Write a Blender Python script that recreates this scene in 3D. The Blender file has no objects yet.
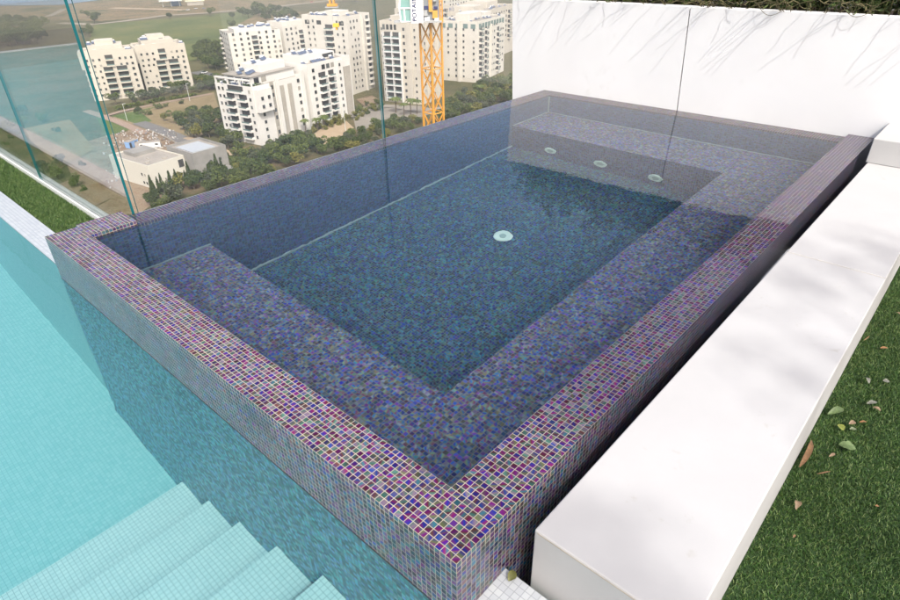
import bpy, bmesh, math, random
import numpy as np
from mathutils import Vector, Matrix
random.seed(7); rng = np.random.default_rng(7)
sc = bpy.context.scene
COL = sc.collection
R = math.radians

# ------------------------------------------------------------------ camera
F_PX = 591.075
CAM = np.array([-0.795094, -0.730123, 1.563928])
YAW, PITCH, ROLL = 0.745263, 0.545779, -0.0210355
_f = np.array([math.cos(YAW)*math.cos(PITCH), math.sin(YAW)*math.cos(PITCH), -math.sin(PITCH)])
_r = np.array([math.sin(YAW), -math.cos(YAW), 0.0]); _u = np.cross(_r, _f)
RT = math.cos(ROLL)*_r + math.sin(ROLL)*_u
UP = -math.sin(ROLL)*_r + math.cos(ROLL)*_u
ZG = -70.5                                           # street level, far below the terrace
def ray(px, py): return _f + RT*(px-450)/F_PX + UP*(300-py)/F_PX
def G(px, py, z=ZG):
    d = ray(px, py); t = (z-CAM[2])/d[2]; return CAM + t*d
def G2(px, py, z=ZG): return tuple(G(px, py, z)[:2])
cd = bpy.data.cameras.new('camera'); cam = bpy.data.objects.new('camera', cd); COL.objects.link(cam)
cd.sensor_width = 36; cd.sensor_fit = 'HORIZONTAL'; cd.lens = F_PX/900*36; cd.clip_start = .05; cd.clip_end = 40000
M = Matrix(((RT[0], UP[0], -_f[0], CAM[0]), (RT[1], UP[1], -_f[1], CAM[1]), (RT[2], UP[2], -_f[2], CAM[2]), (0, 0, 0, 1)))
cam.matrix_world = M
sc.camera = cam

# ------------------------------------------------------------------ object helpers
class MB:
    def __init__(s): s.v = []; s.f = []; s.mi = []
    def add(s, vs, fs, mi=0):
        n = len(s.v); s.v += [tuple(map(float, q)) for q in vs]
        for f in fs: s.f.append(tuple(i+n for i in f)); s.mi.append(mi)
    def box(s, x0, x1, y0, y1, z0, z1, mi=0):
        s.add([(x0,y0,z0),(x1,y0,z0),(x1,y1,z0),(x0,y1,z0),(x0,y0,z1),(x1,y0,z1),(x1,y1,z1),(x0,y1,z1)],
              [(0,3,2,1),(4,5,6,7),(0,1,5,4),(1,2,6,5),(2,3,7,6),(3,0,4,7)], mi); return s
    def poly(s, pts, z, mi=0): s.add([(p[0],p[1],z) for p in pts], [tuple(range(len(pts)))], mi); return s
    def prism(s, pts, z0, z1, mi=0):
        n = len(pts); vs = [(p[0],p[1],z0) for p in pts]+[(p[0],p[1],z1) for p in pts]
        s.add(vs, [tuple(reversed(range(n))), tuple(range(n,2*n))]+[(i,(i+1)%n,n+(i+1)%n,n+i) for i in range(n)], mi); return s
    def bar(s, a, b, r, n=4, r2=None, mi=0):
        a = Vector(a); b = Vector(b); d = (b-a).normalized(); r2 = r if r2 is None else r2
        x = d.orthogonal().normalized(); y = d.cross(x); vs = []
        for c, q in ((a, r), (b, r2)):
            for i in range(n):
                t = 2*math.pi*(i+.5)/n; vs.append(c+x*q*math.cos(t)+y*q*math.sin(t))
        s.add(vs, [(i,(i+1)%n,n+(i+1)%n,n+i) for i in range(n)]+[tuple(reversed(range(n))), tuple(range(n,2*n))], mi); return s
    def lathe(s, prof, c, axis='z', n=24, mi=0):
        vs = []
        for r, h in prof:
            for i in range(n):
                t = 2*math.pi*i/n; p = (r*math.cos(t), r*math.sin(t), h)
                if axis == '-x': p = (-p[2], p[1], p[0])
                vs.append((c[0]+p[0], c[1]+p[1], c[2]+p[2]))
        fs = [(k*n+i, k*n+(i+1)%n, (k+1)*n+(i+1)%n, (k+1)*n+i) for k in range(len(prof)-1) for i in range(n)]
        fs.append(tuple((len(prof)-1)*n+i for i in range(n))); s.add(vs, fs, mi); return s
    def mesh(s, name, mats, off=(0,0,0), smooth=False, bevel=0):
        me = bpy.data.meshes.new(name)
        me.from_pydata([(v[0]-off[0], v[1]-off[1], v[2]-off[2]) for v in s.v], [], s.f)
        mats = mats if isinstance(mats, (list, tuple)) else [mats]
        for m in mats: me.materials.append(m)
        me.polygons.foreach_set('material_index', s.mi)
        bm = bmesh.new(); bm.from_mesh(me)
        if bevel:
            bmesh.ops.bevel(bm, geom=bm.edges[:], offset=bevel, segments=3, affect='EDGES', profile=.5)
        if len(s.f) > 1: bmesh.ops.recalc_face_normals(bm, faces=bm.faces)
        bm.to_mesh(me); bm.free()
        if smooth: me.polygons.foreach_set('use_smooth', [True]*len(me.polygons))
        me.update(); return me
    def build(s, name, mats, parent=None, loc=None, smooth=False, bevel=0, raw=False):
        """vertices are in world coordinates (raw: already local to the parent)"""
        off = (0,0,0)
        if parent is not None and not raw: off = tuple(wloc(parent))
        elif loc is not None: off = loc
        o = bpy.data.objects.new(name, s.mesh(name, mats, off, smooth, bevel)); COL.objects.link(o)
        if parent is not None: o.parent = parent
        elif loc is not None: o.location = loc
        return o
def wloc(o):
    p = Vector((0,0,0))
    while o is not None: p += o.location; o = o.parent
    return p
def tag(o, label=None, cat=None, group=None, kind=None):
    if label: o['label'] = label
    if cat: o['category'] = cat
    if group: o['group'] = group
    if kind: o['kind'] = kind
    return o
def thing(name, label, cat, loc=(0,0,0), rz=0, group=None):
    o = bpy.data.objects.new(name, None); COL.objects.link(o); o.location = loc; o.rotation_euler = (0,0,rz)
    o.empty_display_size = .2
    return tag(o, label, cat, group)
def struct(o): o['kind'] = 'structure'; return o
def inst(name, me, parent=None, loc=(0,0,0), rz=0, s=None):
    o = bpy.data.objects.new(name, me); COL.objects.link(o); o.parent = parent; o.location = loc; o.rotation_euler = (0,0,rz)
    if s is not None: o.scale = s if isinstance(s, (tuple, list)) else (s,s,s)
    return o
def dup(root, loc, rz=0, s=1, label=None, group=None):
    r = root.copy(); COL.objects.link(r); r.location = loc; r.rotation_euler = (0,0,rz); r.scale = (s,s,s) if not isinstance(s, tuple) else s
    if label: r['label'] = label
    if group: r['group'] = group
    for ch in list(root.children):
        c = ch.copy(); COL.objects.link(c); c.parent = r
    return r
def npmesh(name, verts, quads, mat, tri=False):
    """fast mesh from numpy: verts (n,3), faces (m,k)"""
    me = bpy.data.meshes.new(name); n, k = quads.shape
    me.vertices.add(len(verts)); me.vertices.foreach_set('co', verts.astype(np.float32).ravel())
    me.loops.add(n*k); me.loops.foreach_set('vertex_index', quads.astype(np.int32).ravel())
    me.polygons.add(n); me.polygons.foreach_set('loop_start', np.arange(0, n*k, k, dtype=np.int32))
    me.polygons.foreach_set('loop_total', np.full(n, k, dtype=np.int32))
    me.materials.append(mat); me.update(calc_edges=True); return me

# ------------------------------------------------------------------ materials
def newmat(name):
    m = bpy.data.materials.new(name); m.use_nodes = True; nt = m.node_tree
    return m, nt, nt.nodes['Principled BSDF']
class NT:
    def __init__(s, nt): s.nt = nt; s.n = nt.nodes; s.l = nt.links
    def __call__(s, typ, **kw):
        o = s.n.new(typ)
        for k, v in kw.items(): setattr(o, k, v)
        return o
    def link(s, a, b): s.l.new(a, b)
    def math(s, op, a, b=None, c=None):
        o = s.n.new('ShaderNodeMath'); o.operation = op
        for i, q in enumerate((a, b, c)):
            if q is None: continue
            if isinstance(q, (int, float)): o.inputs[i].default_value = q
            else: s.l.new(q, o.inputs[i])
        return o.outputs[0]
    def vmath(s, op, a, b=None):
        o = s.n.new('ShaderNodeVectorMath'); o.operation = op
        for i, q in enumerate((a, b)):
            if q is None: continue
            if isinstance(q, (tuple, list)): o.inputs[i].default_value = q
            else: s.l.new(q, o.inputs[i])
        return o.outputs[0]
    def mix(s, fac, a, b, typ='RGBA', blend='MIX'):
        o = s.n.new('ShaderNodeMix'); o.data_type = typ
        ia, ib, out = (6, 7, 2) if typ == 'RGBA' else ((4, 5, 1) if typ == 'VECTOR' else (2, 3, 0))
        if typ == 'RGBA': o.blend_type = blend
        for idx, q in ((0, fac), (ia, a), (ib, b)):
            if isinstance(q, (int, float)): o.inputs[idx].default_value = q
            elif isinstance(q, (tuple, list)): o.inputs[idx].default_value = tuple(q)+((1,) if len(q) == 3 and typ == 'RGBA' else ())
            else: s.l.new(q, o.inputs[idx])
        return o.outputs[out]
    def ramp(s, fac, stops, interp='LINEAR'):
        o = s.n.new('ShaderNodeValToRGB'); o.color_ramp.interpolation = interp; e = o.color_ramp.elements
        while len(e) < len(stops): e.new(.5)
        for q, (p, c) in zip(e, stops): q.position = p; q.color = tuple(c)+(1,)
        s.l.new(fac, o.inputs[0]); return o.outputs[0]
    def noise(s, vec, scale, detail=3, rough=.55):
        o = s.n.new('ShaderNodeTexNoise'); o.inputs['Scale'].default_value = scale; o.inputs['Detail'].default_value = detail
        o.inputs['Roughness'].default_value = rough
        if vec is not None: s.l.new(vec, o.inputs['Vector'])
        return o
def plain(name, col, rough=.6, spec=.5, var=0, scale=5, bump=0, metal=0):
    m, nt, b = newmat(name); k = NT(nt)
    b.inputs['Base Color'].default_value = tuple(col)+(1,); b.inputs['Roughness'].default_value = rough
    b.inputs['Specular IOR Level'].default_value = spec; b.inputs['Metallic'].default_value = metal
    g = k('ShaderNodeNewGeometry')
    if var:
        nz = k.noise(g.outputs['Position'], scale, 4)
        lo = tuple(max(0, c*(1-var)) for c in col); hi = tuple(min(1, c*(1+var)) for c in col)
        k.link(k.ramp(nz.outputs[0], [(.3, lo), (.7, hi)]), b.inputs['Base Color'])
    if bump:
        nz = k.noise(g.outputs['Position'], scale*6, 4); bp = k('ShaderNodeBump'); bp.inputs['Strength'].default_value = bump
        bp.inputs['Distance'].default_value = .02
        k.link(nz.outputs[0], bp.inputs['Height']); k.link(bp.outputs[0], b.inputs['Normal'])
    return m
def tile_uv(k):
    g = k('ShaderNodeNewGeometry')
    sp = k('ShaderNodeSeparateXYZ'); k.link(g.outputs['Position'], sp.inputs[0])
    sn = k('ShaderNodeSeparateXYZ'); k.link(g.outputs['True Normal'], sn.inputs[0])
    gz = k.math('GREATER_THAN', k.math('ABSOLUTE', sn.outputs[2]), .5)
    gx = k.math('GREATER_THAN', k.math('ABSOLUTE', sn.outputs[0]), .5)
    x, y, z = sp.outputs
    # u: x on tops and y-faces, y on x-faces ; v: y on tops, z elsewhere
    u = k.mix(gx, x, y, 'FLOAT'); v = k.mix(gz, z, y, 'FLOAT')
    face = k.math('ADD', k.math('MULTIPLY', gx, 3.7), k.math('MULTIPLY', gz, 7.3))
    return g, u, v, face, gz, gx
PITCH_T = .0225; W_RIM = .2025
def mosaic(name, stops, stops2, grout, rough=.12, gw=.443, tilt=.02, wet=False, vary=.35):
    m, nt, b = newmat(name); k = NT(nt)
    g, u, v, face, gz, gx = tile_uv(k)
    su = k.math('DIVIDE', u, PITCH_T); sv = k.math('DIVIDE', v, PITCH_T)
    cu = k.math('FLOOR', su); cv = k.math('FLOOR', sv)
    fu = k.math('SUBTRACT', k.math('SUBTRACT', su, cu), .5); fv = k.math('SUBTRACT', k.math('SUBTRACT', sv, cv), .5)
    cell = k('ShaderNodeCombineXYZ'); k.link(cu, cell.inputs[0]); k.link(cv, cell.inputs[1]); k.link(face, cell.inputs[2])
    wn = k('ShaderNodeTexWhiteNoise', noise_dimensions='3D'); k.link(cell.outputs[0], wn.inputs[0])
    w2 = k('ShaderNodeTexWhiteNoise', noise_dimensions='3D'); k.link(k.vmath('ADD', cell.outputs[0], (17.3, 5.1, 3.3)), w2.inputs[0])
    s2 = k('ShaderNodeSeparateColor'); k.link(w2.outputs['Color'], s2.inputs[0])
    # colour of the tile, drifting across the tile as iridescent glass does
    drift = k.math('ADD', k.math('MULTIPLY', fu, k.math('SUBTRACT', s2.outputs[0], .5)), k.math('MULTIPLY', fv, k.math('SUBTRACT', s2.outputs[1], .5)))
    val = k.math('FRACT', k.math('ADD', wn.outputs['Value'], k.math('MULTIPLY', drift, .35)))
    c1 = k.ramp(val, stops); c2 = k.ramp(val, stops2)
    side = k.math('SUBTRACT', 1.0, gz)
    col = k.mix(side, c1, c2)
    br = k.math('ADD', 1-vary, k.math('MULTIPLY', s2.outputs[2], 2*vary))
    hs = k('ShaderNodeHueSaturation'); k.link(col, hs.inputs['Color']); k.link(br, hs.inputs['Value'])
    mu = k.math('MAXIMUM', k.math('ABSOLUTE', fu), k.math('ABSOLUTE', fv))
    mr = k('ShaderNodeMapRange', interpolation_type='SMOOTHSTEP'); k.link(mu, mr.inputs[0]); mr.inputs[1].default_value = gw-.012; mr.inputs[2].default_value = gw+.014
    gm = mr.outputs[0]
    gn = k.noise(g.outputs['Position'], 5, 5, .65)
    gcol = k.ramp(gn.outputs[0], [(.3, tuple(c*.62 for c in grout)), (.7, tuple(min(1, c*1.22) for c in grout))])
    col = k.mix(gm, hs.outputs[0], gcol); rg = k.mix(gm, rough, .7, 'FLOAT'); wf = 0.0
    if wet:      # where the pool overflows the tiles stay wet: darker, glossier
        sp = k('ShaderNodeSeparateXYZ'); k.link(g.outputs['Position'], sp.inputs[0])
        wz = k.noise(g.outputs['Position'], 5, 3)
        xx = k.math('ADD', sp.outputs[0], k.math('MULTIPLY', k.math('SUBTRACT', wz.outputs[0], .5), .5))
        m1 = k('ShaderNodeMapRange', interpolation_type='SMOOTHSTEP'); k.link(xx, m1.inputs[0]); m1.inputs[1].default_value = .35; m1.inputs[2].default_value = .95
        wf = k.math('MULTIPLY', m1.outputs[0], k.math('LESS_THAN', sp.outputs[1], W_RIM))
        wc = k.mix(gm, k.mix(1.0, hs.outputs[0], (.66,.60,.62), blend='MULTIPLY'), (.15,.135,.13))
        col = k.mix(wf, col, wc); rg = k.mix(wf, rg, .03, 'FLOAT')
    k.link(col, b.inputs['Base Color']); k.link(rg, b.inputs['Roughness'])
    # each tile sits at a hair's angle of its own
    rv = k.vmath('SUBTRACT', w2.outputs['Color'], (.5, .5, .5))
    sc_ = k('ShaderNodeVectorMath', operation='SCALE'); k.link(rv, sc_.inputs[0]); k.link(k.math('MULTIPLY', k.math('SUBTRACT', 1.0, wf), tilt), sc_.inputs['Scale'])
    nn = k.vmath('NORMALIZE', k.vmath('ADD', g.outputs['Normal'], sc_.outputs[0]))
    bp = k('ShaderNodeBump'); bp.inputs['Strength'].default_value = .25; bp.inputs['Distance'].default_value = .0012
    k.link(k.math('SUBTRACT', 1.0, gm), bp.inputs['Height']); k.link(nn, bp.inputs['Normal']); k.link(bp.outputs[0], b.inputs['Normal'])
    b.inputs['Specular IOR Level'].default_value = .42
    return m
PURP = [(0.0, (0.064, 0.004, 0.116)), (0.083, (0.004, 0.017, 0.149)), (0.167, (0.128, 0.006, 0.064)), (0.25, (0.019, 0.096, 0.127)), (0.333, (0.087, 0.03, 0.021)), (0.417, (0.016, 0.015, 0.104)), (0.5, (0.078, 0.092, 0.033)), (0.583, (0.085, 0.006, 0.096)), (0.667, (0.068, 0.009, 0.016)), (0.75, (0.033, 0.116, 0.088)), (0.833, (0.129, 0.092, 0.123)), (0.917, (0.007, 0.031, 0.16)), (1.0, (0.1, 0.038, 0.051))]
TEAL_BOUNCE = [(0.0, (0.029, 0.079, 0.155)), (0.111, (0.078, 0.016, 0.082)), (0.222, (0.022, 0.106, 0.107)), (0.333, (0.017, 0.021, 0.152)), (0.444, (0.106, 0.052, 0.039)), (0.556, (0.011, 0.081, 0.147)), (0.667, (0.065, 0.078, 0.05)), (0.778, (0.058, 0.01, 0.104)), (0.889, (0.097, 0.077, 0.102)), (1.0, (0.006, 0.051, 0.151))]  # side faces: turquoise light bounced off the pool put into the iridescent tile colours
DEEP = [(0.0, (0.004, 0.16, 0.188)), (0.1, (0.004, 0.005, 0.188)), (0.2, (0.023, 0.188, 0.146)), (0.3, (0.05, 0.009, 0.047)), (0.4, (0.004, 0.133, 0.222)), (0.5, (0.072, 0.132, 0.057)), (0.6, (0.004, 0.02, 0.123)), (0.7, (0.035, 0.175, 0.208)), (0.8, (0.037, 0.012, 0.141)), (0.9, (0.004, 0.051, 0.269)), (1.0, (0.083, 0.072, 0.027))]  # spa floor tiles, the red lost in the water taken out of the palette
DEEPW = [(0.0, (0.031, 0.07, 0.237)), (0.2, (0.043, 0.102, 0.197)), (0.4, (0.063, 0.045, 0.186)), (0.6, (0.016, 0.07, 0.255)), (0.8, (0.032, 0.121, 0.18)), (1.0, (0.076, 0.082, 0.129))]
M_rim = mosaic('iridescent_mosaic', PURP, TEAL_BOUNCE, (.38,.335,.25), wet=True, vary=.45)
BENCH = [(0.0, (0.046, 0.236, 0.224)), (0.1, (0.006, 0.013, 0.323)), (0.2, (0.113, 0.26, 0.136)), (0.3, (0.154, 0.025, 0.087)), (0.4, (0.004, 0.137, 0.342)), (0.5, (0.189, 0.194, 0.074)), (0.6, (0.004, 0.035, 0.184)), (0.7, (0.159, 0.238, 0.226)), (0.8, (0.131, 0.025, 0.244)), (0.9, (0.004, 0.071, 0.374)), (1.0, (0.167, 0.104, 0.053))]
M_bench = mosaic('bench_mosaic', BENCH, DEEPW, (.21,.22,.21), rough=.3, tilt=0, vary=.6)
M_deep = mosaic('wet_mosaic', DEEP, DEEPW, (.13,.19,.19), rough=.3, tilt=0, vary=.6)
SUB = [(0.0, (0.094, 0.365, 0.411)), (0.2, (0.13, 0.306, 0.506)), (0.4, (0.222, 0.351, 0.379)), (0.6, (0.066, 0.409, 0.429)), (0.8, (0.153, 0.264, 0.507)), (1.0, (0.159, 0.472, 0.426))]  # same wall mosaic below the waterline, turquoise of the water put into its colours
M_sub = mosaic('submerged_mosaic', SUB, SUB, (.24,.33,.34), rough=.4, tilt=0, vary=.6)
M_outer = mosaic('outer_mosaic', PURP, TEAL_BOUNCE, (.25,.24,.20), wet=True, vary=.6)

def pool_tile(name, c_lo, c_hi, grout, gw=.45):
    m, nt, b = newmat(name); k = NT(nt)
    g, u, v, face, gz, gx = tile_uv(k)
    su = k.math('DIVIDE', u, PITCH_T*1.111); sv = k.math('DIVIDE', v, PITCH_T*1.111)
    cu = k.math('FLOOR', su); cv = k.math('FLOOR', sv)
    fu = k.math('SUBTRACT', k.math('SUBTRACT', su, cu), .5); fv = k.math('SUBTRACT', k.math('SUBTRACT', sv, cv), .5)
    cell = k('ShaderNodeCombineXYZ'); k.link(cu, cell.inputs[0]); k.link(cv, cell.inputs[1]); k.link(face, cell.inputs[2])
    wn = k('ShaderNodeTexWhiteNoise', noise_dimensions='3D'); k.link(cell.outputs[0], wn.inputs[0])
    col = k.mix(wn.outputs['Value'], c_lo, c_hi)
    mu = k.math('MAXIMUM', k.math('ABSOLUTE', fu), k.math('ABSOLUTE', fv))
    mr = k('ShaderNodeMapRange', interpolation_type='SMOOTHSTEP'); k.link(mu, mr.inputs[0]); mr.inputs[1].default_value = gw-.01; mr.inputs[2].default_value = gw+.02
    k.link(k.mix(mr.outputs[0], col, grout), b.inputs['Base Color'])
    b.inputs['Roughness'].default_value = .25
    return m
M_pool = pool_tile('deep_tint_tile', (.22,.48,.50), (.265,.52,.54), (.17,.38,.405))  # white tile, the turquoise tint of deep water put into its colour
M_step = pool_tile('shallow_tint_tile', (.38,.565,.58), (.42,.60,.61), (.22,.36,.38))  # same white tile, coloured paler to stand for shallower water over the steps
M_cop = pool_tile('white_coping_tile', (.34,.37,.40), (.40,.43,.45), (.24,.26,.275))

def water(name, tint, scale, amp, stretch=(1,1,1)):
    m, nt, b = newmat(name); k = NT(nt); nt.nodes.remove(b)
    gl = k('ShaderNodeBsdfGlass'); gl.inputs['IOR'].default_value = 1.33; gl.inputs['Roughness'].default_value = 0
    gl.inputs['Color'].default_value = tuple(tint)+(1,)
    g = k('ShaderNodeNewGeometry'); mp = k('ShaderNodeMapping'); k.link(g.outputs['Position'], mp.inputs[0]); mp.inputs['Scale'].default_value = stretch
    nz = k.noise(mp.outputs[0], scale, 2, .5); nz.inputs['Distortion'].default_value = .4
    bp = k('ShaderNodeBump'); bp.inputs['Strength'].default_value = 1; bp.inputs['Distance'].default_value = amp
    k.link(nz.outputs[0], bp.inputs['Height']); k.link(bp.outputs[0], gl.inputs['Normal'])
    k.link(gl.outputs[0], nt.nodes['Material Output'].inputs['Surface']); return m
M_wpool = water('pool_water', (.86,.98,.99), 2.2, .0022)
M_wspa = water('spa_water', (1,1,1), 9, .0009)

def glass(name, tint, ior=1.5):
    m, nt, b = newmat(name); k = NT(nt); nt.nodes.remove(b)
    tr = k('ShaderNodeBsdfTransparent'); tr.inputs['Color'].default_value = tuple(tint)+(1,)
    gl = k('ShaderNodeBsdfGlossy'); gl.inputs['Roughness'].default_value = 0
    g = k('ShaderNodeNewGeometry'); fr = k('ShaderNodeFresnel')
    k.link(k.mix(g.outputs['Backfacing'], ior, 1/ior, 'FLOAT'), fr.inputs['IOR'])
    ms = k('ShaderNodeMixShader'); k.link(fr.outputs[0], ms.inputs[0]); k.link(tr.outputs[0], ms.inputs[1]); k.link(gl.outputs[0], ms.inputs[2])
    k.link(ms.outputs[0], nt.nodes['Material Output'].inputs['Surface']); return m
M_glass = glass('clear_glass', (.985,.995,.992))
M_glass2 = glass('coated_glass', (.975,.99,.985), 1.85)
M_gedge = plain('glass_edge_teal', (.008,.105,.12), .15)
M_gedge2 = plain('glass_edge_pale', (.13,.24,.26), .15)
M_white = plain('white_render', (.66,.67,.675), .75, .3, .03, 1.2, .06)
M_slab = plain('white_slab', (.45,.445,.43), .7, .3, .045, 2.2, .05)
def stained(name, col, stain, amt, sc1, seed):
    m, nt, b = newmat(name); k = NT(nt); g = k('ShaderNodeNewGeometry'); off = k.vmath('ADD', g.outputs['Position'], (seed, seed*.7, 0.))
    n1 = k.noise(off, sc1, 5, .6); n2 = k.noise(off, sc1*7, 3, .6); n3 = k.noise(off, 160, 2)
    c = k.ramp(n1.outputs[0], [(.3, tuple(q*.955 for q in col)), (.7, tuple(q*1.03 for q in col))])
    mr = k('ShaderNodeMapRange', interpolation_type='SMOOTHSTEP'); k.link(k.math('MULTIPLY', n1.outputs[0], n2.outputs[0]), mr.inputs[0]); mr.inputs[1].default_value = .34; mr.inputs[2].default_value = .50
    k.link(k.mix(k.math('MULTIPLY', mr.outputs[0], amt), c, stain), b.inputs['Base Color']); b.inputs['Roughness'].default_value = .7; b.inputs['Specular IOR Level'].default_value = .3
    bp = k('ShaderNodeBump'); bp.inputs['Strength'].default_value = .12; bp.inputs['Distance'].default_value = .004
    k.link(k.math('ADD', k.math('MULTIPLY', n3.outputs[0], .3), n2.outputs[0]), bp.inputs['Height']); k.link(bp.outputs[0], b.inputs['Normal']); return m
M_white = stained('white_render', (.665,.68,.69), (.58,.585,.58), .5, 1.1, 3.)
M_slab = stained('white_slab', (.40,.402,.40), (.29,.265,.22), .55, 2.3, 9.)
M_joint = plain('ochre_joint', (.36,.33,.27), .9)
M_dark = plain('dark_gutter', (.015,.014,.013), .9)
M_soil = plain('planter_soil', (.10,.055,.03), .95)
M_metal = plain('anodised_channel', (.55,.58,.56), .45, .5)
M_jet = plain('white_fitting', (.50,.74,.70), .3)
M_jetin = plain('fitting_grey', (.26,.44,.44), .3)

# ------------------------------------------------------------------ the spa
A, B, W = 3.51, 5.6025, .2025
WZ = -.028; LZ = -.031; CX = .495; PW = -.30; PF = -2.44
caust = []
spa = thing('hot_tub', 'raised rectangular spa clad in purple and blue iridescent glass mosaic, full of water', 'hot tub', (0,0,PF))
rim = MB()
rim.box(0,W,0,A,-.045,0); rim.box(W,B-.0,0,W,-.045,0); rim.box(W,CX,A-W,A+.04,-.045,0)
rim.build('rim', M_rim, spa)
low = MB()
low.box(CX,B,A-W,A,-.09,LZ); low.box(B-W,B,W,A-W,-.09,LZ)
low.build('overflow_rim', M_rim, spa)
ow = MB()
ow.box(0,W,0,A,-.302,-.045); ow.box(W,B,0,W,PF-.2,-.045)
ow.box(W,CX,A-W,A+.04,PF-.2,-.045); ow.box(CX,B,A-W,A,PF-.2,-.09); ow.box(B-W,B,W,A-W,PF-.2,-.09)
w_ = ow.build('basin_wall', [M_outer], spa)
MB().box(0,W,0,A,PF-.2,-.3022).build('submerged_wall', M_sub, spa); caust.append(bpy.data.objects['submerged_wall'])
# inner lining, a few mm proud of the structural wall, in the wet tile
ins = MB(); e = .004
ins.box(W,W+e,W,A-W,-1.47,-.047); ins.box(W+e,B-W-e,W,W+e,-1.47,-.047)
ins.box(W+e,CX,A-W-e,A-W,-1.47,-.047); ins.box(CX,B-W-e,A-W-e,A-W,-1.47,-.0925); ins.box(B-W-e,B-W,W,A-W,-1.47,-.0925)
caust.append(ins.build('basin_lining', M_deep, spa))
fl = MB(); fl.box(.945,4.68,.93,A-W-e,-1.6,-1.46); caust.append(fl.build('basin_floor', M_deep, spa))
for bx in ((W+e,.945,W+e,A-W-e),(.945,4.68,W+e,.93),(4.68,B-W-e,W+e,A-W-e)):
    b_ = MB().box(*bx, -1.6, -.785).build('bench', M_bench, spa); caust.append(b_)
M_trim = plain('pale_trim', (.22,.34,.36), .4)
for i_, q_ in enumerate(((.945,4.68,A-W-e-.016,A-W-e,-1.46,-1.447),(W+e,.945,A-W-e-.014,A-W-e,-.785,-.774),(4.68,B-W-e,A-W-e-.014,A-W-e,-.785,-.774),(B-W-e-.014,B-W-e,W+e,A-W-e-.015,-.785,-.774),(B-W-e-.014,B-W-e,A-W-e-.014,A-W-e,-.773,-.10))):
    caust.append(MB().box(*q_).build('edge_trim', M_trim, spa))
for y, z in ((2.77,-1.28),(2.15,-1.28),(1.54,-1.28)):
    l_ = MB().lathe([(.075,0),(.075,.012),(.066,.018),(.045,.016),(.042,.012)], (4.68,y,z), '-x').build('underwater_light', M_jet, spa, smooth=False); caust.append(l_)
    k_ = MB().lathe([(.040,.0125),(.036,.0165),(.02,.018)], (4.68,y,z), '-x').build('lens', M_jetin, l_); k_.location = (0,0,0)
l_ = MB().lathe([(.085,0),(.085,.008),(.07,.014),(.05,.012)], (2.985,2.11,-1.46)).build('floor_drain', M_jet, spa); caust.append(l_)
k_ = MB().lathe([(.032,.012),(.03,.016),(.012,.017)], (2.985,2.11,-1.46)).build('drain_cap', M_jetin, l_)
caust += [w_]
sw = MB(); sw.add([(W,W,WZ),(B+.002,W,WZ),(B+.002,A+.002,WZ),(CX,A+.002,WZ),(CX,A-W,WZ),(W,A-W,WZ)], [(0,1,2,3,4,5)])
spa_water = struct(sw.build('spa_water', M_wspa)); spa_water.data.polygons[0].use_smooth = True

# ------------------------------------------------------------------ the pool
pool = thing('swimming_pool', 'turquoise swimming pool with white coping beside the raised mosaic spa', 'swimming pool', (-2,7,PF))
PX0, PY0, PY1, CE = -5.2, -.80, 15.4, .045
pfl = MB().box(PX0,CE+.6,PY0,PY1,PF-.2,PF).build('pool_floor', M_pool, pool)
pw = MB(); pw.box(CE,CE+.155,A+.04,PY1,PF,-.318); pw.box(PX0-.2,PX0,PY0,PY1,PF,-.318); pw.box(PX0-.2,CE+.3,PY1,PY1+.2,PF,-.318); pw.box(PX0-.2,CE,PY0-.2,PY0,PF,-.318)
pw_ = pw.build('pool_wall', M_pool, pool)
caust += [pfl, pw_]
nz_ = [(2.437,-2.185),(2.03,-1.915),(1.625,-1.65),(1.22,-1.385),(.815,-1.12),(.41,-.855),(.005,-.595),(-.40,-.335)]
for i, (y, z) in enumerate(nz_):
    y0 = nz_[i+1][0] if i+1 < len(nz_) else PY0
    s_ = MB().box(-3.2,-.002,y0,y,PF,z).build('step', M_step, pool); caust.append(s_)
cp = MB(); cp.box(CE,.225,A+.0405,PY1+.2,-.318,-.292); cp.box(CE,.25,-3,-.001,-.318,-.292); cp.box(-6,CE,-3,PY0,-.318,-.292); cp.box(-6,CE,PY1,PY1+.25,-.318,-.292); cp.box(-6,PX0,PY0,PY1,-.318,-.292)
cp.build('coping', M_cop, pool)
w = MB(); w.add([(PX0,PY0,PW),(-.0005,PY0,PW),(-.0005,A+.02,PW),(CE,A+.02,PW),(CE,PY1,PW),(PX0,PY1,PW)], [(0,1,2,3,4,5)])
pool_water = struct(w.build('pool_water', M_wpool)); pool_water.data.polygons[0].use_smooth = True
for o in (spa_water, pool_water): o.cycles.is_caustics_caster = True
for o in caust:
    if o.parent is pool or o.name.startswith('submerged'): o.cycles.is_caustics_receiver = True

# ------------------------------------------------------------------ terrace round it
tag_ = MB().box(-.0012,0,.0,A,-.309,-.300).build('waterline_stain', plain('waterline_stain', (.06,.03,.03), .6), spa)
tb = MB()
tb.box(-6.2,.66,-3,-1.0,-3,-.325); struct(MB().box(-6.2,.66,PY1+.252,PY1+4,-2.6,-.33).build('far_deck', plain('dark_timber', (.06,.05,.04), .7)))
tb.box(CE+.16,.655,A+.045,PY1+.2,-3,-.33)                                           # under the grass strip
tb.box(-6.4,9,-6,A-.001,-6,-2.7); tb.box(-6.4,.655,A,PY1+4,-6,-2.7)
struct(tb.build('terrace_base', M_white))
struct(MB().box(.252,5.61,-.10,-.0005,-2.6,-1.9).build('gutter_floor', M_dark))
GZ = -.43
struct(MB().box(-1.2,5.61,-6,-.56,-2,GZ).build('lawn_base', plain('lawn_mat', (.025,.05,.018), .9, .2)))

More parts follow.
